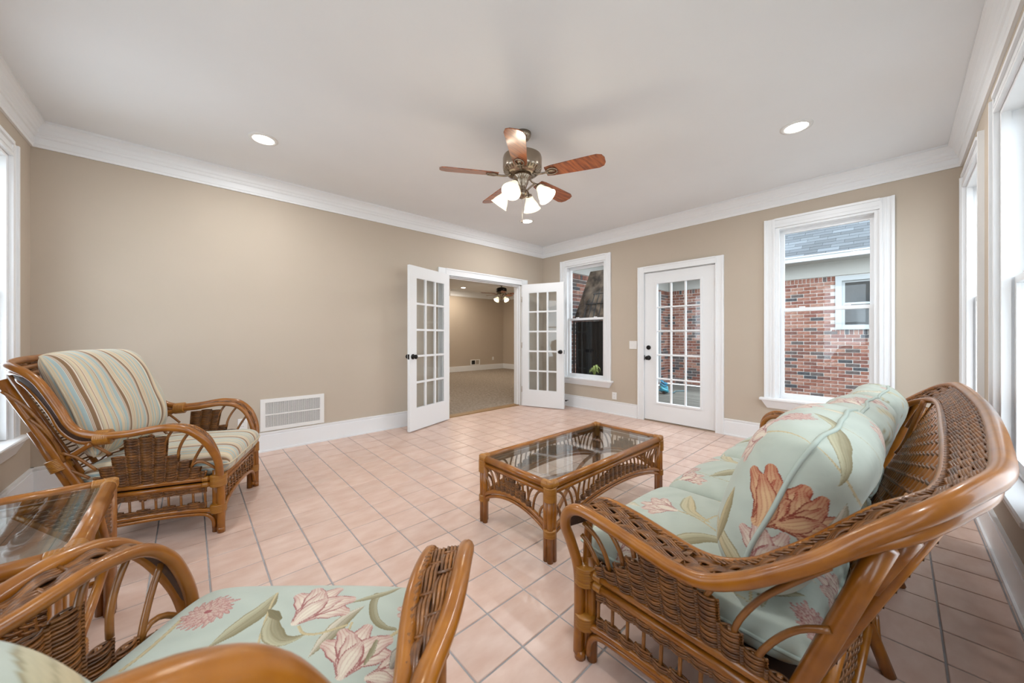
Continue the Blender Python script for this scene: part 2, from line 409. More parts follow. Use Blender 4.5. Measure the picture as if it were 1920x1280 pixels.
# ---- exterior glazed door in the far wall
def lites(parent, x0, x1, z0, z1, nx, nz, y0, y1, bar, m, mg, yb):
    """each glazing bar and each pane is its own piece"""
    for i in range(1, nx):
        x = x0+(x1-x0)*i/nx; MB().bbox(x-bar/2, x+bar/2, y0, y1, z0, z1, .003).build('muntin', m, parent)
    for j in range(1, nz):
        z = z0+(z1-z0)*j/nz; MB().bbox(x0, x1, y0+.001, y1-.001, z-bar/2, z+bar/2, .003).build('muntin', m, parent)
    for i in range(nx):
        for j in range(nz):
            pane(parent, x0+(x1-x0)*i/nx+bar/2-.003, x0+(x1-x0)*(i+1)/nx-bar/2+.003, z0+(z1-z0)*j/nz+bar/2-.003, z0+(z1-z0)*(j+1)/nz-bar/2+.003, yb, mg)
def knob(parent, x, y, z, s=-1, m=None):
    b = MB(); R = Matrix.Rotation(PI/2*(-s), 4, 'X')
    b.lathe([(.001, 0), (.032, 0), (.032, .006), (.026, .010), (.012, .012), (.011, .030), (.020, .034), (.027, .044), (.027, .054), (.018, .062), (.001, .064)], (x, y, z), 18, Matrix.Rotation(PI/2, 4, 'X') if s < 0 else Matrix.Rotation(-PI/2, 4, 'X'), cap=False)
    return b.build('knob', m or M['bronze'], parent, True)
yc = (DOORY[0]+DOORY[1])/2
d1 = empty('door_1', (B, yc, 0), -PI/2, kind='structure')
hw = .446; OWD = .534
cs = MB()
for s in (-1, 1):
    for q_, (x0, x1, t) in enumerate(((hw+.003, OWD-.001, .016), (OWD-.018, OWD, .024), (hw, hw+.014, .021))):
        lo, hi = sorted((s*x0, s*x1)); cs.box(lo, hi, -t, -.0002*q_, 0, 2.095-.0004*q_)
for z0, z1, t in ((2.012, 2.095, .0165), (2.077, 2.095, .0245), (2.012, 2.026, .0215)): cs.box(-hw, hw, -t, 0, z0, z1)
cs.build('casing', M['trim'], d1)
j = MB()
for s in (-1, 1):
    lo, hi = sorted((s*hw, s*.466)); j.box(lo, hi, 0, TH, 0, 2.02)
    lo, hi = sorted((s*.43, s*hw)); j.box(lo, hi, .06, TH, 0, 2.012)
j.box(-hw, hw, 0, TH, 2.006, 2.02); j.build('jamb', M['trim'], d1)
MB().box(-hw, hw, 0, TH+.04, -.06, .012).build('threshold', M['hinge'], d1)
gx, gz0, gz1 = .272, .262, 1.848
sl = MB(); y0, y1 = .006, .050; W2 = .443
sl.box(-W2, -gx, y0, y1, .018, 2.002); sl.box(gx, W2, y0, y1, .018, 2.002); sl.box(-gx, gx, y0, y1, .018, gz0); sl.box(-gx, gx, y0, y1, gz1, 2.002)
slab = sl.build('door_slab', M['doorwhite'], d1)
fm = MB(); fm.box(-gx-.022, -gx, y0-.008, y0, gz0-.022, gz1+.022); fm.box(gx, gx+.022, y0-.008, y0, gz0-.022, gz1+.022)
fm.box(-gx, gx, y0-.008, y0, gz0-.022, gz0); fm.box(-gx, gx, y0-.008, y0, gz1, gz1+.022); fm.build('glazing_bead', M['doorwhite'], slab)
lites(slab, -gx, gx, gz0, gz1, 3, 5, .014, .044, .020, M['doorwhite'], M['glass'], .028)
knob(slab, -.385, y0, .852, -1)
MB().lathe([(.001, 0), (.03, 0), (.03, .012), (.022, .016), (.001, .016)], (-.385, y0, .992), 18, Matrix.Rotation(PI/2, 4, 'X'), cap=False).build('deadbolt', M['bronze'], slab, True)
MB().box(-.452, -.438, -.002, .012, .82, .885).build('strike_plate', M['bronze'], d1)
for z in (.245, 1.02, 1.79): MB().tube(seg((W2+.003, -.002, z-.045), (W2+.003, -.002, z+.045)), .007, 8).build('hinge', M['hinge'], d1, True)

# ---- cased opening and the pair of french doors
op = empty('door_2', ((OPEN[0]+OPEN[1])/2, A, 0), 0, kind='structure'); oh = (OPEN[1]-OPEN[0])/2
cs = MB(); OWO = .853
for s in (-1, 1):
    for q_, (x0, x1, t) in enumerate(((oh+.015, OWO-.001, .016), (OWO-.02, OWO, .024), (oh+.012, oh+.026, .021))):
        lo, hi = sorted((s*x0, s*x1)); cs.box(lo, hi, -t, -.0002*q_, 0, 2.09-.0004*q_)
for z0, z1, t in ((OPZ-.0, 2.09, .0165), (2.072, 2.09, .0245), (OPZ, OPZ+.014, .0215)): cs.box(-oh-.012, oh+.012, -t, 0, z0, z1)
cs.build('casing', M['trim'], op)
j = MB()
for s in (-1, 1):
    lo, hi = sorted((s*oh, s*(oh-.018))); j.box(lo, hi, .001, TH, 0, OPZ)
    lo, hi = sorted((s*(oh-.018), s*(oh-.03))); j.box(lo, hi, .05, .085, 0, OPZ-.018)
j.box(-oh+.018, oh-.018, .001, TH, OPZ-.018, OPZ); j.box(-oh+.03, oh-.03, .05, .085, OPZ-.03, OPZ-.018); j.build('jamb', M['trim'], op)
MB().bbox(-oh+.018, oh-.018, .0, TH, -.05, .010, .004).build('threshold', M['oak'], op)
def french(n, hinge, free, side):
    d = np.subtract(free, hinge); ang = math.atan2(d[1], d[0]); L = np.linalg.norm(d)
    r = empty('door_%d' % n, (hinge[0], hinge[1], 0), ang, kind='structure')
    t = .018; z0, z1 = .012, 1.992; s0, s1 = .105, L-.108; g0, g1 = .265, 1.86
    b = MB(); b.box(.0, s0, -t, t, z0, z1); b.box(s1, L, -t, t, z0, z1); b.box(s0, s1, -t, t, z0, g0); b.box(s0, s1, -t, t, g1, z1)
    sl = b.build('door_slab', M['doorwhite'], r)
    f = MB()
    for sg in (-1, 1):
        y0, y1 = sorted((sg*.008, sg*.016))
        f.box(s0, s0+.012, y0, y1, g0, g1); f.box(s1-.012, s1, y0, y1, g0, g1); f.box(s0+.012, s1-.012, y0, y1, g0, g0+.012); f.box(s0+.012, s1-.012, y0, y1, g1-.012, g1)
    f.build('glazing_bead', M['doorwhite'], sl)
    lites(sl, s0, s1, g0, g1, 3, 5, -.015, .015, .026, M['doorwhite'], M['doorglass'], 0)
    kx = L-.052
    knob(sl, kx, -t, .90, -1); knob(sl, kx, t, .90, 1)
    MB().box(L-.002, L+.002, -.012, .012, .87, .93).build('latch_plate', M['bronze'], sl)
    for z in (.28, 1.0, 1.75): MB().tube(seg((-.006, side*t, z-.045), (-.006, side*t, z+.045)), .006, 8).build('hinge', M['hinge'], sl, True)
    return r
french(3, (2.628, 4.172), (1.912, 3.904), 1)
french(4, (4.056, 4.178), (4.312, 3.512), -1)

# ---- the carpeted room beyond the opening
DX0, DX1, DY1, DC = 1.2, 8.33, 9.58, 2.62
MB().box(DX0-.1, DX1+.1, A+TH, DY1+.1, -.05, .006).build('floor_den', M['carpet'], kind='structure')
MB().box(DX0-.1, DX1+.1, DY1, DY1+.12, 0, DC).build('wall_den_far', M['wall'], kind='structure')
MB().box(DX1, DX1+.12, A+TH, DY1, 0, DC).build('wall_den_right', M['wall'], kind='structure')
MB().box(DX0-.12, DX0, A+TH, DY1, 0, DC).build('wall_den_left', M['wall'], kind='structure')
MB().box(DX0-.12, DX1+.12, A+TH, DY1+.12, DC, DC+.1).build('ceiling_den', M['ceiling'], kind='structure')
def dcr(p): return [(DX0+p, DY1-p), (DX1-p, DY1-p), (DX1-p, A+TH+p)]
for kk in range(2):
    V = np.array([[(*dcr(p*.9)[kk], DC-CEIL+CROWN+(z-CROWN)) for p, z in CP], [(*dcr(p*.9)[kk+1], DC-CEIL+z) for p, z in CP]])
    MB().grid(V).build('trim_%d' % (kk+5), M['trim'], kind='structure')
b = MB().box(DX0, DX1, DY1-.016, DY1, .006, .17); b.box(DX0, DX1, DY1-.012, DY1, .17, .18); b.build('baseboard_den_far', M['trim'], kind='structure')
b = MB().box(DX1-.016, DX1, A+TH, DY1-.016, .006, .17); b.box(DX1-.012, DX1, A+TH, DY1-.016, .17, .18); b.build('baseboard_den_right', M['trim'], kind='structure')

# ---- fittings on the walls
def plate(name, fr, x, y, z, w2, h2, label, cat, kind='outlet', group=None):
    a = along(fr, x, y); loc, rz = FR[fr]
    r = empty(name, (loc[0]+a*math.cos(rz), loc[1]+a*math.sin(rz), z), rz, label, cat, group)
    MB().bbox(-w2, w2, -.007, 0, -h2, h2, .002).build('cover_plate', M['plate'], r)
    if kind == 'outlet':
        for s in (-1, 1):
            so = MB().bbox(-.017, .017, -.0095, -.006, s*.02-.014, s*.02+.014, .002).build('socket', M['plate'], r)
            for t in (-.006, .006): MB().box(t-.0012, t+.0012, -.0101, -.009, s*.02-.003, s*.02+.006).build('slot', M['slot'], so)
    else:
        for s in (-1, 1):
            MB().bbox(s*.023-.0085, s*.023+.0085, -.0095, -.006, -.017, .017, .002).build('switch_toggle', M['plate'], r)
    return r
plate('light_switch', 'B', B, 2.514, 1.022, .058, .057, 'white double light switch plate beside the glazed exterior door', 'switch', 'switch')
plate('wall_outlet', 'B', B, 2.812, .270, .037, .052, 'white wall outlet low between exterior door and corner window', 'outlet')
plate('wall_outlet', 'A', .375, A, .30, .037, .055, 'white wall outlet behind the striped armchair', 'outlet')
o = empty('wall_outlet', (7.85, DY1, .38), 0, 'small white outlet on the wall of the carpeted room', 'outlet'); MB().bbox(-.037, .037, -.007, 0, -.055, .055, .002).build('cover_plate', M['plate'], o)
# return-air grille on the left wall
v = empty('air_vent', ((.516+1.084)/2, A, .36), 0, 'wide white return air vent above the baseboard of the beige wall', 'vent')
VW, VH = .286, .158
b = MB(); b.box(-VW, -VW+.04, -.010, 0, -VH, VH); b.box(VW-.04, VW, -.010, 0, -VH, VH); b.box(-VW+.04, VW-.04, -.010, 0, VH-.035, VH); b.box(-VW+.04, VW-.04, -.010, 0, -VH, -VH+.035)
b.build('frame', M['plate'], v)
MB().box(-VW+.04, VW-.04, -.009, 0, -.006, .006).build('crossbar', M['plate'], v)
MB().box(-VW+.04, VW-.04, -.0015, 0, -VH+.035, VH-.035).build('backing', mat('vent_shadow', (.25, .25, .26, 1), .8), v)
b = MB()
for i in range(46):
    x = -VW+.045+i*(2*VW-.09)/45
    b.obox((x, -.0045, 0), (.8, .6, 0), (-.6, .8, 0), (0, 0, 1), .0045, .0007, VH-.035)
b.build('louvre_slats', M['plate'], v, kind='stuff')
v = empty('air_vent', (7.08, DY1, .28), 0, 'small white air vent with one dark half in the carpeted room', 'vent')
MB().bbox(-.2, .2, -.01, 0, -.09, .09, .003).build('frame', M['plate'], v); MB().box(-.15, -.01, -.012, -.008, -.065, .065).build('dark_opening', M['black'], v)
b = MB()
for i in range(8): b.box(.02+i*.017, .03+i*.017, -.013, -.009, -.065, .065)
b.build('louvre_slats', M['hinge'], v, kind='stuff')
# spring door stop on the baseboard
ds = empty('door_stop', (B-.016, 3.66, .095), PI/2, 'small dark door stop on the baseboard under the corner window', 'door stop')
MB().tube(seg((0, 0, 0), (0, .05, 0)), .006, 8).build('stem', M['bronze'], ds, True); MB().lathe([(.001, 0), (.013, 0), (.013, .014), (.008, .02), (.001, .02)], (0, .05, 0), 12, Matrix.Rotation(-PI/2, 4, 'X'), cap=False).build('bumper', M['bronze'], ds, True)
# recessed ceiling lights
LB = ['recessed ceiling light above the striped armchair', 'recessed ceiling light near the french doors and far corner', 'recessed ceiling light above the floral sofa', 'recessed ceiling light above the floral armchair']
for (x, y), lb in zip(DOWNLIGHTS, LB):
    r = empty('recessed_light', (x, y, CEIL), 0, 'round white '+lb, 'ceiling light', 'recessed ceiling lights')
    MB().lathe([(.072, 0), (.072, -.009), (.098, -.005), (.098, 0)], (0, 0, 0), 28, cap=False).build('trim_ring', M['plate'], r, True)
    MB().lathe([(.001, -.004), (.072, -.004), (.072, -.002), (.001, -.002)], (0, 0, 0), 28, cap=False).build('lens', M['lens'], r)
r = empty('recessed_light', (6.1, 8.85, DC), 0, 'round glowing recessed light in the ceiling of the carpeted room', 'ceiling light')
MB().lathe([(.072, 0), (.072, -.009), (.098, -.005), (.098, 0)], (0, 0, 0), 24, cap=False).build('trim_ring', M['plate'], r, True)
MB().lathe([(.001, -.004), (.072, -.004), (.072, -.002), (.001, -.002)], (0, 0, 0), 24, cap=False).build('lens', M['lens'], r)

# ---- ceiling fans
def fan(loc, zblade, phi0, R, label, zc, shade_phi, metal):
    """loc: point on the ceiling; zblade: drop of the blades"""
    r = empty('ceiling_fan', (loc[0], loc[1], zc), 0, label, 'ceiling fan')
    MB().lathe([(.001, 0), (.068, 0), (.066, -.02), (.05, -.045), (.024, -.056), (.001, -.058)], n=24, cap=False).build('canopy', metal, r, True)
    MB().tube(seg((0, 0, -.05), (0, 0, zblade+.16)), .012, 12).build('downrod', metal, r, True)
    h = MB().lathe([(.001, zblade+.172), (.05, zblade+.17), (.11, zblade+.155), (.146, zblade+.135), (.15, zblade+.12), (.15, zblade+.045), (.143, zblade+.03), (.12, zblade+.005), (.09, zblade-.005), (.001, zblade-.006)], n=36, cap=False).build('motor_housing', metal, r, 'auto')
    vt = MB()
    for i in range(36):
        a = i*PI/18; c, s = math.cos(a), math.sin(a); vt.obox((c*.128, s*.128, zblade+.018), (c, s, .8), (-s, c, 0), (-.8*c, -.8*s, 1), .016, .0045, .003)
    vt.build('vent_fins', M['hinge'], h)
    for k in range(5):
        a = phi0+k*2*PI/5; c, s = math.cos(a), math.sin(a); pt = math.radians(-13)
        ex = np.array((c, s, 0)); ey = np.array((-s*math.cos(pt), c*math.cos(pt), math.sin(pt))); ez = np.cross(ex, ey)
        out = [(.19, .046), (.24, .055), (.42, .064), (R-.05, .069), (R-.015, .055), (R, .025)]
        P2 = out+[(x, -y) for x, y in out[::-1]]; c0 = np.array((0, 0, zblade-.012))
        V = [c0+ex*x+ey*y+ez*t for t in (-.003, .003) for x, y in P2]; n = len(P2)
        b = MB().add(V, [tuple(range(n))[::-1], tuple(range(n, 2*n))]+[(i, (i+1) % n, n+(i+1) % n, n+i) for i in range(n)])
        bl = b.build('blade', M['blade'], r)
        ar = MB(); ar.tube(crom([c0+ex*.085+np.array((0, 0, .012)), c0+ex*.12+np.array((0, 0, -.005)), c0+ex*.16+ez*-.010, c0+ex*.21+ez*-.007], .01), .008, 8)
        ring = [c0+ex*(.235+.042*math.cos(t))+ey*.032*math.sin(t)-ez*.007 for t in np.linspace(0, 2*PI, 20, endpoint=False)]
        ar.tube(ring, .006, 6, closed=True); ar.obox(c0+ex*.23-ez*.006, ex, ey, ez, .03, .014, .003, .002)
        ar.build('blade_iron', M['nickel'], bl, True)
    zl = zblade-.006
    MB().lathe([(.001, zl), (.07, zl), (.072, zl-.02), (.05, zl-.035), (.046, zl-.06), (.038, zl-.075), (.03, zl-.1), (.036, zl-.12), (.044, zl-.14), (.04, zl-.16), (.02, zl-.175), (.001, zl-.178)], n=24, cap=False).build('light_hub', M['nickel'], r, True)
    for k in range(4):
        a = shade_phi+k*PI/2; c, s = math.cos(a), math.sin(a)
        P = lambda q, z: (c*q, s*q, zl+z)
        am = MB().tube(crom([P(.035, -.125), P(.07, -.10), P(.105, -.085), P(.135, -.10), P(.14, -.125)], .008), .007, 8)
        arm = am.build('light_arm', M['nickel'], r, True)
        # bell shade, mouth tipped outwards
        tilt = math.radians(38)
        Rm = Matrix.Rotation(a, 4, 'Z')@Matrix.Rotation(PI-tilt, 4, 'Y')
        prof = [(.018, -.005), (.026, .0), (.030, .012), (.036, .03), (.048, .052), (.058, .075), (.062, .092), (.072, .108), (.070, .109), (.058, .094), (.044, .055), (.032, .032), (.001, .02)]
        o0 = np.array(P(.138, -.115))
        MB().lathe(prof, o0, 24, Rm, cap=False).build('glass_shade', M['shade'], r, True)
        tip = o0+np.array(Rm@Vector((0, 0, .125))); lamp('bulb_lamp', 'POINT', (loc[0]+tip[0], loc[1]+tip[1], zc+tip[2]), BULB, color=(1, .88, .70), size=.05)
        MB().lathe([(.001, -.02), (.022, -.018), (.026, -.002), (.024, .008), (.001, .008)], o0, 16, Rm, cap=False).build('fitter', M['nickel'], arm, True)
    MB().tube(seg((0, 0, zl-.175), (0, 0, zl-.345)), .0012, 5).build('pull_chain', M['hinge'], r)
    MB().lathe([(.001, zl-.365), (.007, zl-.36), (.008, zl-.352), (.001, zl-.343)], n=10, cap=False).build('chain_pull', M['nickel'], r, True)
    return r
fan((1.89, 1.95), 2.385-CEIL, math.radians(-66.8), .625, 'brass ceiling fan with five walnut blades and four glowing shades over the tiled room', CEIL, YAW+PI/4+.35, M['nickel'])
fan((6.5, 7.55), 2.36-DC, math.radians(20), .62, 'dark bronze ceiling fan with lit shades in the carpeted room', DC, YAW+PI/4, M['bronze'])

# ================================================================== OUTSIDE THE FAR WALL
def brickmat(name, island):
    m = mat(name, rough=.85, spec=.2); nd, lk, b = nodes(m)
    if island: so = nd.new('ShaderNodeNewGeometry').outputs['Random Per Island']
    else: so = nd.new('ShaderNodeObjectInfo').outputs['Random']
    r = ramp(nd, [(0, (.23, .10, .07, 1)), (.16, (.28, .135, .10, 1)), (.34, (.20, .085, .065, 1)), (.48, (.32, .175, .13, 1)), (.62, (.16, .08, .065, 1)), (.74, (.25, .12, .09, 1)), (.82, (.065, .065, .07, 1)), (.91, (.11, .09, .085, 1))], 'CONSTANT')
    lk.new(so, r.inputs[0])
    tc = nd.new('ShaderNodeTexCoord'); n = nd.new('ShaderNodeTexNoise'); n.inputs['Scale'].default_value = 18; n.inputs['Detail'].default_value = 5; lk.new(tc.outputs['Object'], n.inputs['Vector'])
    hs = nd.new('ShaderNodeHueSaturation'); mr = nd.new('ShaderNodeMapRange'); mr.inputs['From Min'].default_value = .3; mr.inputs['From Max'].default_value = .7; mr.inputs['To Min'].default_value = .72; mr.inputs['To Max'].default_value = 1.3
    lk.new(n.outputs['Fac'], mr.inputs[0]); lk.new(mr.outputs[0], hs.inputs['Value']); lk.new(r.outputs[0], hs.inputs['Color']); lk.new(hs.outputs[0], b.inputs['Base Color'])
    return m
M['brick'] = brickmat('red_brick', False); M['brick_far'] = brickmat('red_brick_joined', True)
M['mortar'] = noisy(mat('mortar', rough=.95), (.50, .48, .45, 1), (.62, .60, .57, 1), nscale=30)
M['soffit'] = mat('cream_soffit', (.46, .46, .43, 1), .6); M['gutter'] = mat('white_gutter', (.42, .45, .46, 1), .35)
M['deck'] = jitter(noisy(mat('weathered_deck', rough=.85), (.10, .10, .085, 1), (.20, .195, .17, 1), scale=(22, 1.4, 1), nscale=3, detail=6), .28)
M['bounce_ground'] = noisy(mat('pale_bounce_ground', rough=1), (.38, .37, .35, 1), (.50, .49, .46, 1), nscale=3)  # unseen ground made pale as a reflector, throwing daylight up to the ceiling
def shinglemat(name, island):
    m = mat(name, rough=.9); nd, lk, b = nodes(m)
    so = nd.new('ShaderNodeNewGeometry').outputs['Random Per Island'] if island else nd.new('ShaderNodeObjectInfo').outputs['Random']
    r = ramp(nd, [(0, (.060, .068, .075, 1)), (.35, (.075, .085, .095, 1)), (.7, (.088, .10, .11, 1)), (.9, (.11, .125, .138, 1))], 'CONSTANT'); lk.new(so, r.inputs[0])
    lk.new(r.outputs[0], b.inputs['Base Color']); return m
M['shingle'] = shinglemat('grey_shingle', False); M['shingle_far'] = shinglemat('grey_shingle_joined', True)

MB().box(-14, 26, -14, 3.6, -.45, -.40).build('ground', M['bounce_ground'], kind='structure')
WX = 9.10; WY = 4.0; ZD = -.06; ZB = 2.30
house = empty('brick_house', (WX, 1.0, ZD), 0, 'red brick house wing with grey shingle roof seen across the deck', 'house')
def H2(x, y, z): return (x-WX, y-1.0, z-ZD)
hp = lambda: MB()
HWY = (.804, -.14); HWZ = (1.275, 2.28)
b = MB(); b.box(0.006, .2, -5, HWY[1]-1, 0, ZB-ZD); b.box(.006, .2, HWY[0]-1, WY-1+.3, 0, ZB-ZD); b.box(.006, .2, HWY[1]-1, HWY[0]-1, 0, HWZ[0]-ZD); b.box(.006, .2, HWY[1]-1, HWY[0]-1, HWZ[1]-ZD, ZB-ZD)
wb = b.build('wall', M['mortar'], house)
# bricks: the ones that show largest each on their own, the rest joined
BL, BHt, PX, PZ = .193, .0575, .203, .0677
bm_s = MB().bbox(0, .02, -BL/2, BL/2, -BHt/2, BHt/2, .002).mesh('brick')
rowlock = MB().bbox(0, .02, -.026, .026, -.045, .045, .002).mesh('brick')
def through(x, y, z):
    """area of a brick in the photograph if it is seen through the far window or the glazed door"""
    t = B/x; yy, zz = y*t, H+(z-H)*t
    ok = (.17 < yy < .81 and .50 < zz < 2.25) or (1.62 < yy < 2.19 and .26 < zz < 1.85)
    return 1/depth(x, y)**2 if ok else 0
cand = []
nrow = int((ZB-.10-ZD)/PZ)
for i in range(nrow+1):
    z = ZB-.105-PZ*(i+.5)
    if z < ZD+.02: break
    y = -4.0+(PX/2 if i % 2 else 0)
    while y < WY+.09:
        if not (HWY[1]+.03 < y < HWY[0]-.03 and HWZ[0]-.10 < z < HWZ[1]+.02): cand.append((through(WX, y, z), y, z, False))
        y += PX
y = -4.0
while y < WY+.02:
    if not (HWY[1]-.03 < y < HWY[0]+.03): cand.append((through(WX, y, ZB-.055)+.0001, y, ZB-.055, True))
    y += .062
y = HWY[1]-.02
while y < HWY[0]+.03: cand.append((through(WX, y, HWZ[0]-.05)+.0001, y, HWZ[0]-.05, True)); y += .062
cand.sort(key=lambda t: -t[0])
jb = MB(); rnd = random.Random(4)
for k, (ar, y, z, hd) in enumerate(cand):
    if k < 300 and ar > .001:
        o = obj('brick', rowlock if hd else bm_s, M['brick'], wb); o.location = (rnd.uniform(-.003, .002), y-1, z-ZD)
    else:
        a, c = (.026, .045) if hd else (BL/2, BHt/2); jb.box(0, .02, y-1-a, y-1+a, z-ZD-c, z-ZD+c)
jb.build('brick_courses', M['brick_far'], wb, kind='stuff')
# house window
hwn = empty('house_window', H2(WX, 0, 0)); hwn.parent = house
b = MB(); y0, y1 = HWY; z0, z1 = HWZ
b.box(-.03, .05, y1-1, y1-.91, z0-ZD, z1-ZD); b.box(-.03, .05, y0-1.09, y0-1, z0-ZD, z1-ZD); b.box(-.03, .05, y1-.91, y0-1.09, z1-ZD-.09, z1-ZD); b.box(-.05, .05, y1-.91, y0-1.09, z0-ZD, z0-ZD+.05)
bpy.data.objects.remove(hwn); hw_o = b.build('house_window', M['gutter'], house)
ym = (y0+y1)/2
for a0, a1, xx in ((z0+.05, z0+.50, .005), (z0+.47, z1-.09, .025)):
    s = MB(); e = (y0-y1)/2-.09
    s.box(xx, xx+.025, ym-1-e, ym-1-e+.04, a0-ZD, a1-ZD); s.box(xx, xx+.025, ym-1+e-.04, ym-1+e, a0-ZD, a1-ZD); s.box(xx, xx+.025, ym-1-e+.04, ym-1+e-.04, a0-ZD, a0-ZD+.035); s.box(xx, xx+.025, ym-1-e+.04, ym-1+e-.04, a1-ZD-.035, a1-ZD)
    s.build('sash', M['gutter'], hw_o)
    MB().box(xx+.01, xx+.014, ym-1-e+.04, ym-1+e-.04, a0-ZD+.035, a1-ZD-.035).build('pane', mat('dark_pane', (.035, .04, .042, 1), .05, spec=.6), hw_o)
# eaves, gutter, roof
b = MB(); b.box(-.02, .1, -5, WY-1, ZB-ZD, 2.575-ZD); b.build('frieze_board', M['soffit'], house)
MB().box(-.40, .02, -5, WY-1-.02, 2.575-ZD, 2.60-ZD).build('soffit', M['soffit'], house)
b = MB(); b.box(-.50, -.40, -5, WY-1.02, 2.565-ZD, 2.655-ZD); b.box(-.515, -.40, -5, WY-1.02, 2.645-ZD, 2.672-ZD); b.build('gutter', M['gutter'], house)
sl = math.radians(33); cs_, sn_ = math.cos(sl), math.sin(sl)
def roofp(s): return np.array((-.44+s*cs_, 0, 2.665-ZD+s*sn_))
b = MB(); p0, p1 = roofp(0), roofp(3.2); V = [(p[0], y, p[2]-dz) for p in (p0, p1) for y in (-5, WY-1) for dz in (.012, .06)]
b.add(V, [(0, 2, 6, 4), (1, 5, 7, 3), (0, 4, 5, 1), (2, 3, 7, 6), (0, 1, 3, 2), (4, 6, 7, 5)]); rf = b.build('roof', M['shingle_far'], house)
EXPO = .142; SW = .31; ex, ez = np.array((cs_, 0, sn_)), np.array((-sn_, 0, cs_))
sg = MB().obox((0, 0, 0), ex*.999+ez*-.03, (0, 1, 0), ez, .085, SW/2-.002, .008).mesh('shingle'); js = MB()
for i in range(20):
    p = roofp(.06+i*EXPO); y = -4.9+(.13*i % SW)
    while y < WY-1:
        yy = y+1
        if .05 < yy < 2.0 and i < 9: o = obj('shingle', sg, M['shingle'], rf); o.location = (p[0], y, p[2])
        else: js.obox((p[0], y, p[2]), ex*.999+ez*-.03, (0, 1, 0), ez, .085, SW/2-.002, .008)
        y += SW
js.build('shingle_courses', M['shingle_far'], rf, kind='stuff')
# main house wall that runs out from the far corner
hs2 = empty('brick_side_wall', (6.9, WY, ZD), 0, 'red brick house wall running from the corner window to the wing', 'house')
wb2 = MB().box(4.76-6.9, WX-6.9, .006, .2, 0, ZB-ZD).build('wall', M['mortar'], hs2)
jb = MB()
for i in range(nrow+1):
    z = ZB-.105-PZ*(i+.5); x = 4.86-6.9+(PX/2 if i % 2 else 0)
    if z < ZD+.02: break
    while x < WX-6.9+.09: jb.box(x-BL/2, x+BL/2, 0, .02, z-ZD-BHt/2, z-ZD+BHt/2); x += PX
x = 4.8-6.9
while x < WX-6.9+.02: jb.box(x-.026, x+.026, 0, .02, ZB-ZD-.10, ZB-ZD-.01); x += .062
jb.build('brick_courses', M['brick_far'], wb2, kind='stuff')
MB().box(4.76-6.9, WX-6.9, -.02, .1, ZB-ZD, 2.575-ZD).build('frieze_board', M['soffit'], hs2)
MB().box(4.76-6.9, WX-6.9-.42, -.45, .02, 2.575-ZD, 2.66-ZD).build('soffit', M['soffit'], hs2)
dsp = empty('downspout', (8.50, WY-.06, ZD), 0, 'white downspout on the brick wall seen through the glazed door', 'downspout')
MB().bbox(-.022, .022, -.03, .03, .1, 2.3, .006).build('pipe', M['gutter'], dsp)
MB().tube(crom([(0, 0, .12), (0, -.03, .06), (0, -.12, .03)], .02), .028, 8).build('elbow', M['gutter'], dsp, True)
# deck
dk = empty('deck', (6.9, 1.5, ZD-.03), 0, 'weathered grey wooden deck outside the glazed door', 'deck')
n = 0; x = 4.83
while x < WX-.08:
    o = MB().bbox(x-6.9-.064, x-6.9+.064, -4.0, 2.47, 0, .03, .003).build('plank', M['deck'], dk); x += .143
MB().box(4.77-6.9, WX-6.9, -4.0, 2.47, -.33, -.001).build('deck_frame', M['slot'], dk)
# hose coil
hz = empty('garden_hose', (7.32, 3.30, ZD), 0, 'bright blue coiled garden hose heap on the deck', 'hose')
rn = np.random.default_rng(5)
for c_, (nm, col, z0) in enumerate((('hose_coil', (.02, .30, .42, 1), .075), ('hose_coil', (.10, .42, .52, 1), .15), ('hose_coil', (.03, .22, .36, 1), .22))):
    P = []; ph = rn.uniform(0, 6, 6)
    for i in range(110):
        a = i/109*4*2*PI; rr = .085-.012*c_+.02*math.sin(a*.7+ph[0]); P.append((rr*math.cos(a+ph[1])+.01*math.sin(a*.3), rr*math.sin(a+ph[1])*.8, z0+.035*math.sin(a+ph[2])+.025*math.sin(a*.37+ph[3])))
    MB().tube(P, .013, 6).build(nm, mat('blue_hose', col, .35), hz, True)
MB().tube(crom([(.1, 0, .03), (.25, -.1, .018), (.45, -.05, .018), (.7, -.2, .018)], .03), .014, 6).build('hose_end', mat('grey_hose', (.12, .2, .22, 1), .4), hz, True)
MB().lathe([(.001, 0), (.03, 0), (.025, .26), (.001, .27)], n=12, cap=False).build('hose_stand', M['slot'], hz, True)
# dark canopy close outside the corner window
cn = empty('patio_canopy', (5.15, 3.1, ZD), 0, 'weathered brown sloping canopy with dark bars just outside the corner window', 'canopy')
M['canvas'] = noisy(mat('weathered_canvas', rough=.95), (.03, .022, .017, 1), (.25, .19, .14, 1), nscale=7, detail=8, lo=.38, hi=.68)
M['shade_sheet'] = mat('under_canopy_shade', (.012, .012, .013, 1), .9)
def q(y, z): return (-.05+(z-1.45)*.42, y-3.1, z-ZD)
p = [q(3.93, 1.44), q(3.0, 1.44), q(3.1, 2.34), q(3.84, 2.34)]
b = MB(); nn = np.cross(np.subtract(p[1], p[0]), np.subtract(p[3], p[0])); nn = -nn/np.linalg.norm(nn)*.012
V = p+[tuple(np.add(t, nn)) for t in p]; b.add(V, [(0, 1, 2, 3), (7, 6, 5, 4), (0, 4, 5, 1), (1, 5, 6, 2), (2, 6, 7, 3), (3, 7, 4, 0)]); b.build('canopy_panel', M['canvas'], cn)
L = lambda s, t: np.array(p[0])*(1-s)*(1-t)+np.array(p[1])*s*(1-t)+np.array(p[2])*s*t+np.array(p[3])*(1-s)*t-nn*.6
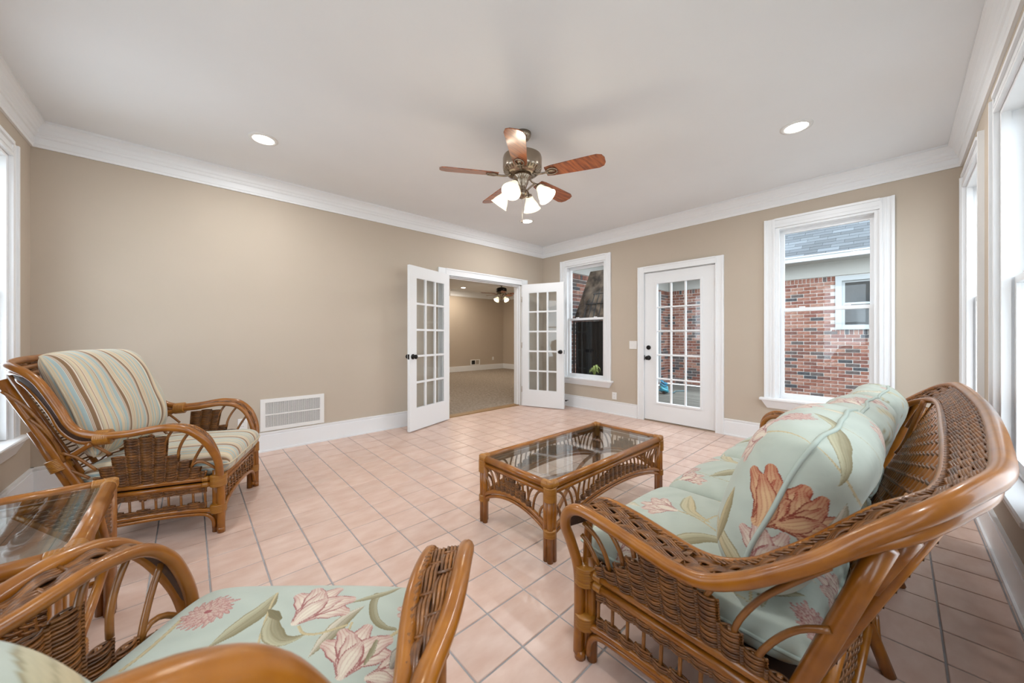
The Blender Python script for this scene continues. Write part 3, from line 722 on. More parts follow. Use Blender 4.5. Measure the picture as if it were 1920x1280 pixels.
for s0, s1, t0, t1 in ((.18, 1, .30, .30), (.30, 1, .5, .5), (.22, .22, 0, .40), (.33, .33, 0, .52), (.44, .44, 0, .6), (.55, .55, 0, .6)):
    MB().tube(seg(L(s0, t0), L(s1, t1)), .008, 6).build('bar', M['slot'], cn)
MB().tube(seg(np.add(p[0], (0, 0, -.01)), np.add(p[1], (0, 0, -.01))), .02, 8).build('eave_pole', M['slot'], cn)
cu = []
for i in range(61):
    y = .84-i*.0158; cu.append((.02+.03*math.sin(i*1.3), y))
b = MB(); b.grid(np.array([[(x, y, z) for x, y in cu] for z in (0, 1.47)])); b.grid(np.array([[(x+.006, y, z) for x, y in cu] for z in (0, 1.47)]), True); b.build('shade_sheet', M['shade_sheet'], cn, True)  # added sheet, its dark colour stands in for shade below the canopy
for y in (.84, -.12): MB().tube(seg((-.03, y, 0), (-.03, y, 1.5)), .018, 8).build('post', M['slot'], cn, True)
pl = empty('potted_plant', (4.90, 3.36, ZD), 0, 'yellow-green leafy plant in a dark pot outside the corner window', 'plant')
MB().lathe([(.001, 0), (.05, 0), (.05, .48), (.001, .48)], n=12, cap=False).build('plant_stand', M['slot'], pl, True)
MB().lathe([(.001, .481), (.045, .481), (.065, .57), (.055, .58), (.001, .57)], n=16, cap=False).build('pot', M['slot'], pl, True)
lm = mat('variegated_leaf', (.30, .36, .10, 1), .5); rnd = random.Random(2)
for i in range(16):
    a = i*2.4; ln = rnd.uniform(.07, .12); up = rnd.uniform(.06, .16); c, s = math.cos(a), math.sin(a)
    cl = crom([(c*.01, s*.01, .57), (c*ln*.45, s*ln*.45, .57+up), (c*ln*.85, s*ln*.85, .57+up*.9), (c*ln, s*ln, .57+up*.45)], .012); n = len(cl)
    wd = .016*np.sin(np.linspace(.25, PI, n)); nrm = np.array((-s, c, 0))
    MB().grid(np.stack([cl-nrm*wd[:, None], cl+np.array((0, 0, .003)), cl+nrm*wd[:, None]], 1)).build('leaf', lm, pl, True)

# ================================================================== FABRICS
def fabric(name, rough=.85):
    m = mat(name, rough=rough, spec=.2, sheen=.15); nd, lk, b = nodes(m)
    a = nd.new('ShaderNodeAttribute'); a.attribute_name = 'Col'; lk.new(a.outputs['Color'], b.inputs['Base Color'])
    tc = nd.new('ShaderNodeTexCoord'); n = nd.new('ShaderNodeTexNoise'); n.inputs['Scale'].default_value = 420; n.inputs['Detail'].default_value = 1
    n2 = nd.new('ShaderNodeTexNoise'); n2.inputs['Scale'].default_value = 9; n2.inputs['Detail'].default_value = 3
    lk.new(tc.outputs['Object'], n.inputs['Vector']); lk.new(tc.outputs['Object'], n2.inputs['Vector'])
    b1 = nd.new('ShaderNodeBump'); b1.inputs['Strength'].default_value = .12; b1.inputs['Distance'].default_value = .001; lk.new(n.outputs['Fac'], b1.inputs['Height'])
    b2 = nd.new('ShaderNodeBump'); b2.inputs['Strength'].default_value = .35; b2.inputs['Distance'].default_value = .02; lk.new(n2.outputs['Fac'], b2.inputs['Height'])
    lk.new(b1.outputs[0], b2.inputs['Normal']); lk.new(b2.outputs[0], b.inputs['Normal']); return m
M['floral'] = fabric('floral_cotton'); M['stripe'] = fabric('striped_cotton')
def L3(r, g, b): return np.array(lin(r, g, b)[:3])
BG = L3(174, 181, 169); CREAM = L3(214, 203, 184); ROSE = L3(158, 88, 88); OLIVE = L3(126, 116, 84); SAGE = L3(186, 180, 150); BEIGE = L3(196, 178, 138); RED = L3(150, 62, 46); TAN = L3(205, 168, 128); GREY = L3(110, 96, 88)
class Paint:
    """flat floral print evaluated over fabric coordinates in metres"""
    def __init__(s, U, V): s.U = U.ravel(); s.V = V.ravel(); s.c = np.tile(BG, (s.U.size, 1)); s.c *= (1+.03*np.sin(s.U*37+3*np.sin(s.V*29)))[:, None]
    def near(s, x0, x1, y0, y1): return np.nonzero((s.U > x0) & (s.U < x1) & (s.V > y0) & (s.V < y1))[0]
    def curve(s, pts, wid, c0, c1, edge, n=40, vein=True, petal=False):
        P = crom(pts, .004) if len(pts) > 2 else np.linspace(pts[0], pts[1], n); wm = wid if np.isscalar(wid) else max(wid)
        i = s.near(P[:, 0].min()-wm, P[:, 0].max()+wm, P[:, 1].min()-wm, P[:, 1].max()+wm)
        if not len(i): return
        m = len(P); t = np.linspace(0, 1, m); T = np.gradient(P, axis=0); T /= np.linalg.norm(T, axis=1)[:, None]+1e-9
        best = np.full(len(i), 9.); bt = np.zeros(len(i)); sd = np.zeros(len(i)); q = np.stack([s.U[i], s.V[i]], 1)
        for k in range(m):
            d = q-P[k]; r = np.hypot(d[:, 0], d[:, 1]); u = r < best; best[u] = r[u]; bt[u] = t[k]; sd[u] = (d[:, 0]*-T[k, 1]+d[:, 1]*T[k, 0])[u]
        w = wid*np.ones(len(i)) if np.isscalar(wid) else np.interp(bt, np.linspace(0, 1, len(wid)), wid)
        a = best < w; j = i[a]; e = np.clip(sd[a]/(w[a]+1e-6), -1, 1)
        f = (.5+.5*e)[:, None]; col = c0*(1-f)+c1*f
        if petal:
            g = np.clip(np.abs(e)**2*.55+.75*np.clip(bt[a]-.72, 0, 1)*2+.30*(np.sin(e*13+bt[a]*3) > .55), 0, .92)[:, None]; col = c0*(1-g)+c1*g
            col = np.where((np.abs(e) > .88)[:, None], edge*.8+col*.2, col)
        else:
            col = col*(1-.12*np.abs(np.sin(e*9+bt[a]*6))[:, None])
            ed = (np.abs(e) > .84)[:, None]; col = np.where(ed, edge*.7+col*.3, col)
        if vein: col = np.where((np.abs(e) < .09)[:, None], edge*.5+col*.5, col)
        s.c[j] = col
    def leaf(s, p0, p1, bend, w, c0=SAGE, c1=OLIVE, edge=OLIVE):
        p0, p1 = np.array(p0, float), np.array(p1, float); d = p1-p0; n = np.array((-d[1], d[0]))
        s.curve([p0, p0+d*.33+n*bend, p0+d*.7+n*bend*.6, p1], [.001, w*.7, w, w*.75, .001], c0, c1, edge)
    def stem(s, pts, w=.0035, c=BEIGE): s.curve(pts, w, c, c*.85, OLIVE, vein=False)
    def petal(s, b, ang, ln, w, c0, c1, edge, curl=.12):
        d = np.array((math.cos(ang), math.sin(ang))); b = np.array(b, float)
        s.curve([b, b+d*ln*.4+np.array((-d[1], d[0]))*ln*curl, b+d*ln*.8+np.array((-d[1], d[0]))*ln*curl*.5, b+d*ln], [w*.4, w*.85, w, w*.95, w*.5], c0, c1, edge, vein=False, petal=True)
    def tulip(s, c, ang, sz, red=False):
        a, b, e = (TAN, RED, RED*.6) if red else (CREAM, CREAM*.2+ROSE*.8, ROSE*.8)
        for o, l, w, cu in ((-.85, .85, .24, .22), (.85, .85, .24, -.22), (-.5, 1.0, .25, .14), (.5, .98, .25, -.14), (.05, 1.05, .24, .06), (-.28, .82, .24, .1), (.3, .80, .24, -.1), (0, .62, .2, .04)):
            s.petal(c, ang+o, sz*l, sz*w, a, b, e, cu)
    def mum(s, c, sz):
        rng = np.random.default_rng(3)
        for ring, n in ((1, 22), (.72, 17), (.42, 11)):
            for k in range(n):
                a = k*2*PI/n+ring; s.petal(np.array(c)+.12*sz*np.array((math.cos(a), math.sin(a))), a, sz*ring*.9*rng.uniform(.85, 1.1), sz*.115, CREAM*.62+ROSE*.38, ROSE, ROSE*.75, .15)
        s.curve([np.array(c)-(.06*sz, 0), np.array(c)+(.06*sz, 0)], sz*.1, ROSE, ROSE, ROSE, vein=False)
    def repeat(s, ox=0, oy=0, per=.56, q=1.28):
        """the drop-repeat of the print"""
        for i in range(-3, 4):
            for j in range(-3, 4):
                x, y = ox+i*per, oy+j*per+(per/2 if i % 2 else 0)
                if x < s.U.min()-.5 or x > s.U.max()+.5 or y < s.V.min()-.5 or y > s.V.max()+.5: continue
                k = lambda a, b: (x+a*q*.95, y+b*q*.95)
                s.stem([k(-.20, -.18), k(-.05, -.12), k(.05, .02), k(.06, .12)]); s.stem([k(.05, .02), k(.14, .0), k(.2, -.08)])
                s.leaf(k(.0, -.10), k(-.18, .06), -.16, .026*q); s.leaf(k(.06, .0), k(.22, .13), .2, .030, BEIGE, SAGE)
                s.leaf(k(-.2, -.2), k(-.08, -.25), .2, .02); s.tulip(k(.055, .11), 1.7, .115)
                s.mum(k(-.14, .17), .062); s.tulip(k(.2, -.09), -.7, .105); s.stem([k(-.14, .16), k(-.17, .05), k(-.2, -.18)], .003, SAGE)
                s.leaf(k(.1, -.16), k(.0, -.26), -.25, .02, CREAM, SAGE)
def stripes(U, V):
    P = .165; x = (U.ravel()/P) % 1
    blue, tan, br, wt, rd, lt = L3(166, 182, 180), L3(208, 190, 160), L3(134, 106, 78), L3(216, 206, 186), L3(152, 112, 96), L3(194, 182, 156)
    st = [(0, br), (.10, wt), (.115, rd), (.125, wt), (.145, rd), (.155, wt), (.18, blue), (.29, tan), (.33, blue), (.36, tan), (.46, blue), (.54, wt), (.565, rd), (.575, lt), (.66, blue), (.72, tan), (.80, wt), (.82, rd), (.83, tan), (.90, lt), (.95, rd), (.96, wt), (.985, rd)]
    c = np.zeros((x.size, 3))
    for p, q in st: c[x >= p] = q
    return c
def cushion(name, w, d, T, paint, m, deform, nx, ny, nb=40, pw=5, label=None, cat='cushion', group=None, loc=(0, 0, 0), rz=0, pipe=.006, pipe_col=None, reflect=True):
    def prof(L, n):
        g = np.linspace(-1, 1, 4001); h = (1-np.abs(g)**pw)**.5
        s = np.r_[0, np.cumsum(np.hypot(np.diff(g*L/2), np.diff(h*T/2)))]
        a = np.linspace(0, s[-1], n); return np.interp(a, s, g), a-s[-1]/2, s[-1]
    objs = []
    def sheet(top, n1, n2):
        sx, ux, LX = prof(w, n1); sy, uy, LY = prof(d, n2)
        SX, SY = np.meshgrid(sx, sy, indexing='ij'); U, V = np.meshgrid(ux, uy, indexing='ij')
        h = (1-np.abs(SX)**pw)**.5*(1-np.abs(SY)**pw)**.5*(.86+.14*(1-SX**2)*(1-SY**2))
        X = w/2*SX*(1-.035*np.abs(SY)**6); Y = d/2*SY*(1-.035*np.abs(SX)**6)
        Z = T/2*h*(1 if top else -1)
        P = np.stack([X, Y, Z], -1)
        if not top: U = -LX-U
        return deform(P.reshape(-1, 3)).reshape(P.shape), U, V
    root = empty(name, loc, rz, label, cat, group)
    for top, n1, n2 in ((True, nx, ny), (False, nb, nb)):
        if not top and reflect: n1, n2 = max(nb, int(nx*.8)), max(nb, int(ny*.8))
        P, U, V = sheet(top, n1, n2)
        b = MB(); b.grid(P, flip=top); me = b.mesh(name)
        c = paint(U, V); at = me.color_attributes.new('Col', 'FLOAT_COLOR', 'POINT')
        at.data.foreach_set('color', np.c_[c, np.ones(len(c))].ravel()); obj('upper_cover' if top else 'lower_cover', me, m, root, True)
    sx = np.linspace(-1, 1, 40)
    loop = np.array([(x, -1) for x in sx]+[(1, y) for y in sx[1:]]+[(x, 1) for x in sx[::-1][1:]]+[(-1, y) for y in sx[::-1][1:-1]])
    P = np.c_[w/2*loop[:, 0]*(1-.035*np.abs(loop[:, 1])**6), d/2*loop[:, 1]*(1-.035*np.abs(loop[:, 0])**6), 0*loop[:, 0]]
    MB().tube(deform(P), pipe, 6, closed=True).build('piping', pipe_col or M['pipe'], root, True)
    return root
M['pipe'] = mat('blue_piping', lin(168, 178, 168), .8); M['pipe_tan'] = mat('tan_piping', lin(196, 182, 156), .8)

# ================================================================== RATTAN SEATING
def binding(parent, a, b, r, name='binding', turns=None):
    """cane wound round the poles from a to b"""
    a, b = np.asarray(a, float), np.asarray(b, float); L = np.linalg.norm(b-a); n = turns or max(3, int(L/.008)); pts = []; rr = []
    for i in range(n):
        for t, k in ((.05, .93), (.5, 1.0), (.95, .93)): pts.append(a+(b-a)*(i+t)/n); rr.append(r*k)
    return MB().tube(pts, rr, 12).build(name, M['binding'], parent, True)
def woven_patch(rows, r, parent, name='woven_panel', m=None):
    b = MB()
    for P, N in rows: b.ribbons(P[None], N[None], r)
    return b.build(name, m or M['wicker'], parent, True, 'stuff')
def band(parent, O, I, n, ins=.14, grp=4, lam=.085, r=.0046, name='woven_band'):
    """basket weave between two poles, over a strip coloured as the shade in its gaps"""
    m = max(len(O), len(I)); rs = lambda Q: np.stack([np.interp(np.linspace(0, 1, m), np.linspace(0, 1, len(Q)), Q[:, k]) for k in range(3)], 1)
    O, I = rs(O), rs(I); T = np.gradient((O+I)/2, axis=0); T /= np.linalg.norm(T, axis=1)[:, None]; Wv = O-I
    N = np.cross(T, Wv); N /= np.linalg.norm(N, axis=1)[:, None]+1e-9
    N *= np.sign(N[len(N)//4, 2]+1e-6)
    Lc = np.r_[0, np.cumsum(np.linalg.norm(np.diff((O+I)/2, axis=0), axis=1))]
    wd = np.linalg.norm(Wv, axis=1)
    b = MB(); Ps = []; Ns = []
    for k in range(n):
        q = ins+(1-2*ins)*k/(n-1); ph = PI*(k//grp)
        Ps.append(I+Wv*q+N*(.0055*np.sin(2*PI*Lc/lam+ph+.25*(k % grp))+.0)[:, None]); Ns.append(N)
    b.ribbons(np.array(Ps), np.array(Ns), r)
    # stakes crossing the band
    for s in np.arange(lam/4, Lc[-1], lam/2):
        i = np.searchsorted(Lc, s); i = min(i, m-1); b.tube(seg(I[i]+Wv[i]*.05, O[i]-Wv[i]*.05), .004, 5)
    w = b.build(name, M['wicker'], parent, True, 'stuff')
    # twisted edging beside each pole
    e = MB()
    for q in (ins*.55, 1-ins*.55):
        for ph in (0, 2.1, 4.2):
            an = Lc/.05*2*PI+ph
            e.ribbons((I+Wv*q+N*(.006+.005*np.sin(an))[:, None]+Wv/wd[:, None]*(.005*np.cos(an))[:, None])[None], N[None], .0035)
    e.build('braided_edge', M['wicker'], parent, True, 'stuff')
    b = MB(); b.grid(np.stack([I-N*.006, O-N*.006], 1)); b.grid(np.stack([I-N*.009, O-N*.009], 1), True); b.build('gap_shade_strip', M['shade_and_deck'], parent)  # dark strip puts the shade of the weave gaps into colour
    return w

def columns(parent, cols, x_of, z0, pitch=.0075, amp=.017, r=.0039, stake=.0065, arm=None):
    """stakes with wicker woven round them; each column is as tall as the photograph shows"""
    va = np.array([c[0] for c in cols]); vb = np.array([c[1] for c in cols]); zt = np.array([c[2] for c in cols]); n = len(cols); zmax = zt.max()
    def vv(i, z): f = (z-z0)/.3; return np.interp(i, range(n), va)+(np.interp(i, range(n), vb)-np.interp(i, range(n), va))*f
    rows = []; z = z0; k = 0
    while z < zmax:
        on = np.nonzero(zt > z)[0]
        if len(on) >= 1:
            # contiguous runs
            for run in np.split(on, np.nonzero(np.diff(on) > 1)[0]+1):
                s = np.linspace(run[0]-.5, run[-1]+.5, max(9, int((run[-1]-run[0]+1)*7)+1))
                x = x_of(z); P = np.stack([np.zeros_like(s)+x, vv(s, z), np.full_like(s, z)], 1)
                bulge = amp*(np.abs(np.cos(PI*s))**.7-.35+.12*np.cos(PI*s+PI*k))
                for sd in (1, -1):
                    Q = P.copy(); Q[:, 0] += sd*bulge; rows.append((Q, np.tile((1., 0, 0), (len(s), 1))))
        z += pitch; k += 1
    if x_of(z0) < 0:
        pass
    woven_patch(rows, r, parent)
    for i in range(n):
        zz = np.linspace(z0-.005, zt[i], 6); MB().tube([(x_of(a), float(vv(i, a)), a) for a in zz], stake, 6).build('stake', M['rib'], parent, True)

def rattan_seat(root, O, I, W, cfg):
    full = lambda Q: np.vstack([Q, (Q*np.array((-1, 1, 1)))[::-1][1:]])
    O, I = np.array(O, float), np.array(I, float)
    Oc, Ic = crom(full(O), .014), crom(full(I), .014)
    MB().tube(Oc, cfg.get('ro', .019), 12).build('outer_rail', M['rattan'], root, True)
    MB().tube(Ic, cfg.get('ri', .015), 10).build('inner_rail', M['rattan'], root, True)
    # second pole hugging the outer rail round the back
    k = cfg['k2']; wgt = np.clip(np.arange(len(O)-k)/2., .12, 1)[:, None]; sec = full(O[k:]+np.array((0, .012, -.040))*wgt); MB().tube(crom(sec, .016), .015, 10).build('back_rail', M['rattan'], root, True)
    # weave between the two rails from front post to front post
    k0 = cfg['k0']; kb = cfg['kb']; ks = cfg['ks']
    for sg in (1, -1):
        mir = np.array((sg, 1, 1))
        band(root, crom(O[k0:kb+1]*mir, .012), crom(I[k0:kb+1]*mir, .012), cfg['na'])
    band(root, crom(full(O[ks:]), .012), crom(full(I[ks:]), .012), cfg['nb'])
    zr = .32; vr = cfg['vr']
    for sg in (1, -1):
        X = sg*W
        for z in (zr, zr-.034): MB().tube(seg((X, -.025, z), (X, vr, z)), .0135, 10).build('side_rail', M['rattan'], root, True)
        MB().tube(crom([(X, -.025, .132), (X, -.12, .145), (X, vr/2, .152), (X, vr+.08, .148), (X, vr, .14)], .03), .013, 10).build('bottom_rail', M['rattan'], root, True)
        MB().tube(crom([(X, -.03, .03), (X, -.036, .08), (X, -.07, .114), (X, -.15, .125), (X, vr/2, .13), (X, vr+.05, .12)], .02), .0105, 8).build('arch_rail', M['rattan'], root, True)
        MB().tube(seg((X-sg*.022, -.028, 0), (X-sg*.022, -.028, .36)), .0185, 12).build('leg', M['rattan'], root, True)
        MB().tube(seg((X+sg*.004, .004, 0), (X+sg*.004, .004, .03)), .0195, 12).build('leg', M['rattan'], root, True)
        binding(root, (X-sg*.008, -.012, zr-.05), (X-sg*.008, -.012, zr+.016), .042)
        binding(root, (X-sg*.008, -.012, .118), (X-sg*.008, -.012, .165), .041)
        for z in (zr, zr-.034): binding(root, (X, -.055, z), (X, -.085, z), .0165)
        # leaning back post with its shorter partner, strut and splayed rear leg
        tp, bt = cfg['post']
        MB().tube(seg((sg*tp[0], tp[1], tp[2]), (X-sg*.01, bt[0], bt[1]), 6), .020, 12).build('back_post', M['rattan'], root, True)
        a, c = cfg['short']
        MB().tube(seg((X-sg*cfg['sx'], a[0], a[1]), (X-sg*(cfg['sx']+.01), c[0], c[1]), 4), .019, 12).build('back_post', M['rattan'], root, True)
        MB().tube(seg((X-sg*.02, vr+.10, .33), (X+sg*.0, vr-.05, 0), 4), .0195, 12).build('leg', M['rattan'], root, True)
        s0, s1 = cfg['strut'] or ((0, 0), (0, 0))
        if cfg['strut']: MB().tube(crom([(X, *s0), (X+sg*.02, (s0[0]+s1[0])/2, (s0[1]+s1[1])/2-.005), (sg*cfg['xs'], *s1)], .03), .0135, 10).build('strut', M['rattan'], root, True)
        if cfg['strut']: binding(root, (X+sg*.004, s0[0]+.041, s0[1]-.03), (X+sg*.006, s0[0]+.017, s0[1]+.03), .043)
        kw = cfg['kw']; pa, pb = (O[kw]*.5+I[kw]*.5)*np.array((sg, 1, 1)), (O[kw+1]*.5+I[kw+1]*.5)*np.array((sg, 1, 1))
        if cfg['wrap']: binding(root, pa, pb, .040)
        # woven side with stakes, and the curved ribs up to the arm
        fl = cfg['flare']; xo = lambda z: sg*(W+fl*max(0, (z-.33)/.3))
        columns(root, cfg['cols'], xo, .334)
        for rb in cfg['ribs']:
            MB().tube(crom([(xo(z), v, z) for v, z in rb], .02), .0075, 8).build('rib', M['rib'], root, True)
        n = cfg['nlow']; vs = np.linspace(-.07, vr+.04, n)
        columns(root, [(v, v, .184+.006*(i % 2)) for i, v in enumerate(vs)], lambda z: X, .158, amp=.011)
        columns(root, [(v, v, .276) for v in vs], lambda z: X, .249, amp=.011)
        for v in vs: MB().tube(seg((X, v, .15), (X, v-.004, .28)), .0062, 6).build('spindle', M['rib'], root, True)
    # front apron
    zf = .312
    MB().tube(seg((-W+.02, 0, zf), (W-.02, 0, zf)), .014, 10).build('front_rail', M['rattan'], root, True)
    MB().tube(seg((-W+.02, -.004, zf-.032), (W-.02, -.004, zf-.032)), .011, 10).build('front_rail', M['rattan'], root, True)
    hx = W-.03
    MB().tube(crom([(-hx, 0, .05), (-hx+.02, 0, .11), (-hx+.09, 0, .155), (0, 0, .178), (hx-.09, 0, .155), (hx-.02, 0, .11), (hx, 0, .05)], .02), .0125, 10).build('front_arch', M['rattan'], root, True)
    nf = cfg['nf']; xs = np.linspace(-W+.07, W-.07, nf); rows = []
    for k, z in enumerate(np.arange(.196, .262, .0075)):
        if k in (5, 6): continue
        s = np.linspace(-.4, nf-.6, nf*7); rows.append((np.stack([np.interp(s, range(nf), xs)+(s-np.clip(s, 0, nf-1))*.03, .005*np.cos(PI*s+PI*k), np.full_like(s, z)], 1), np.tile((0, 1., 0), (len(s), 1))))
    woven_patch(rows, .0036, root)
    for x in xs: MB().tube(seg((x, 0, .165+.01*(1-abs(x/W))), (x, 0, .285)), .0062, 6).build('spindle', M['rib'], root, True)
    # seat deck and back slats
    b = MB(); b.box(-W+.03, W-.03, vr+.05, -.02, .278, .292); b.build('seat_deck', M['shade_and_deck'], root)
    MB().tube(seg((-W, vr+.02, .31), (W, vr+.02, .31)), .018, 10).build('rear_rail', M['rattan'], root, True)
    MB().tube(seg((-W, vr, .14), (W, vr, .14)), .013, 10).build('rear_rail', M['rattan'], root, True)
    nb = cfg['nback']; xb = np.linspace(-cfg['wb'], cfg['wb'], nb); Iz = Ic
    mid = Ic[len(Ic)//2]
    for x in xb:
        MB().tube(seg((x, mid[1]+.0, mid[2]), (x, vr+.04, .32), 4), .013, 8).build('back_slat', M['rattan'], root, True)
    rows = []
    for k, t in enumerate(np.arange(.03, .97, cfg['bp'])):
        s = np.linspace(0, nb-1, nb*5); x = np.interp(s, range(nb), xb)
        y = mid[1]+(vr+.04-mid[1])*t; z = mid[2]+(.32-mid[2])*t
        rows.append((np.stack([x, y+.012*np.cos(PI*s+PI*k), np.full_like(x, z)], 1), np.tile((0, .9, .4), (len(s), 1))))
    woven_patch(rows, .005, root, 'woven_back')
    rows = []; m_ = cfg['nf']; xr = np.linspace(-W+.03, W-.03, m_)
    for k, z in enumerate(np.arange(.16, .30, .010)):
        s = np.linspace(0, m_-1, m_*6); rows.append((np.stack([np.interp(s, range(m_), xr), vr+.01+.006*np.cos(PI*s+PI*k), np.full_like(s, z)], 1), np.tile((0, 1., 0), (len(s), 1))))
    woven_patch(rows, .004, root, 'woven_apron')
    if cfg.get('hook'):
        for sg in (1, -1): MB().tube(crom([(sg*.895, v, z) for v, z in cfg['hook']], .015), .0125, 10).build('back_brace', M['rattan'], root, True)
    for x in cfg.get('midlegs', []):
        MB().tube(seg((x, vr+.06, .31), (x, vr-.05, 0), 4), .019, 12).build('leg', M['rattan'], root, True)
        MB().tube(crom([(x, vr-.03, .06), (x+.02, vr-.02, .10), (x+.1, vr-.01, .13)], .02), .010, 8).build('leg_brace', M['rattan'], root, True)

# ---- armchairs
CO = [(.344, .004, .02), (.344, .004, .2), (.348, .0, .32), (.376, .0, .42), (.405, -.02, .50), (.425, -.06, .575), (.436, -.125, .632), (.44, -.21, .65), (.44, -.28, .645), (.434, -.35, .634), (.42, -.44, .629), (.415, -.5, .635), (.412, -.556, .656), (.412, -.594, .70), (.412, -.632, .785), (.412, -.694, .905), (.405, -.743, .957), (.385, -.80, .988), (.33, -.855, 1.003), (.19, -.885, 1.018), (0, -.893, 1.024)]
CI = [(.322, -.012, .02), (.322, -.012, .2), (.326, -.012, .32), (.335, -.012, .42), (.341, -.032, .50), (.346, -.066, .57), (.349, -.125, .622), (.35, -.21, .64), (.352, -.28, .635), (.362, -.35, .622), (.382, -.44, .612), (.388, -.50, .600), (.382, -.57, .604), (.375, -.635, .66), (.370, -.68, .755), (.365, -.735, .85), (.355, -.775, .90), (.335, -.81, .922), (.28, -.842, .935), (.16, -.862, .946), (0, -.868, .95)]
colz = [.368, .395, .44, .48, .59, .60, .59, .50, .45, .40]
CHAIR = dict(sx=.0, k0=3, kb=9, ks=11, k2=16, na=9, nb=10, vr=-.60, post=((.405, -.83, .93), (-.53, .22)), short=((-.765, .665), (-.60, .29)), strut=((-.694, .487), (-.515, .592)), xs=.40, kw=10, wrap=True, flare=.05,
             cols=[(-.075-.05*i, -.045-.05*i-.012*(i-4), z) for i, z in enumerate(colz)],
             ribs=[[(-.13, .40), (-.115, .44), (-.085, .50), (-.055, .545)], [(-.185, .46), (-.178, .51), (-.155, .565), (-.12, .615)], [(-.24, .50), (-.235, .55), (-.215, .60), (-.19, .635)], [(-.13, .40), (-.11, .425), (-.07, .42), (-.02, .375)],
                   [(-.46, .52), (-.50, .56), (-.53, .585), (-.56, .60)], [(-.52, .44), (-.57, .50), (-.60, .53), (-.64, .55)], [(-.55, .40), (-.60, .44), (-.64, .47), (-.67, .50)], [(-.735, .74), (-.69, .68), (-.655, .60), (-.635, .50)], [(-.81, .88), (-.74, .80), (-.69, .70), (-.66, .62)]],
             nlow=10, nf=11, nback=6, wb=.30, bp=.03)
def lean(cx, cy, cz, ang, bulge=0, sag=0, wrinkle=0, seed=0):
    """cushion on its edge: local y becomes up, leaning back by ang"""
    c, s = math.cos(ang), math.sin(ang); rng = np.random.default_rng(seed); ph = rng.uniform(0, 6, 6)
    def f(P):
        x, y, z = P[:, 0], P[:, 1].copy(), P[:, 2].copy()
        z = z+wrinkle*(np.sin(x*14+ph[0]+y*6)*np.sin(y*11+ph[1])+.5*np.sin(x*31+ph[2])*np.sin(y*23+ph[3])); z = z+bulge*(y-.05)**2*-1
        y = y-sag*(x/.3)**2*np.clip(y, 0, 1)
        return np.stack([cx+x, cy-y*s+z*c, cz+y*c+z*s], 1)
    return f
def flat(cx, cy, cz, wr=.0, tilt=0):
    def f(P):
        x, y, z = P[:, 0], P[:, 1], P[:, 2]
        return np.stack([cx+x, cy+y, cz+z+tilt*y+wr*np.sin(x*9+1)*np.sin(y*8)], 1)
    return f
def low(Q):
    return [(x*(1-.16*min(1, max(0, -v-.5)/.25)), v, z if z < .63 or v > -.45 else .63+(z-.63)*.86) for x, v, z in Q]
def chair_at(name, loc, ang, label, lowback=False):
    r = empty(name, (loc[0], loc[1], 0), ang-PI/2, label, 'armchair')
    c = dict(CHAIR)
    if lowback: c['post'] = ((.345, -.81, .86), (-.53, .22)); c['wb'] = .24; c['kb'] = 12; c['wrap'] = False; c['ks'] = 13; c['cols'] = [(a, b, min(z, .56) if i > 4 else z-.02*(i > 1)) for i, (a, b, z) in enumerate(c['cols'])]
    rattan_seat(r, low(CO) if lowback else CO, low(CI) if lowback else CI, .34, c); return r
AS = math.atan2(-.345, .938); PS = (.252, 2.993)
chair_at('rattan_armchair', PS, AS, 'honey brown rattan armchair with striped cushions beside the beige wall')
AF = math.radians(47.0); PF = (.258, 1.089)
chair_at('rattan_armchair', PF, AF, 'honey brown rattan armchair with pale blue floral cushions beside the end table', True)

cushion('seat_cushion', .66, .66, .172, stripes, M['stripe'], flat(0, -.285, .390, .004), 300, 60, pw=11, label='cream and blue striped seat cushion on the rattan armchair', loc=(*PS, 0), rz=AS-PI/2, pipe_col=M['pipe_tan'], reflect=True)
cushion('back_cushion', .69, .60, .24, stripes, M['stripe'], lean(0, -.625, .785, math.radians(22), .25, .03, .006, 1), 320, 70, label='cream and blue striped back cushion leaning in the rattan armchair', loc=(*PS, 0), rz=AS-PI/2, pipe_col=M['pipe_tan'])

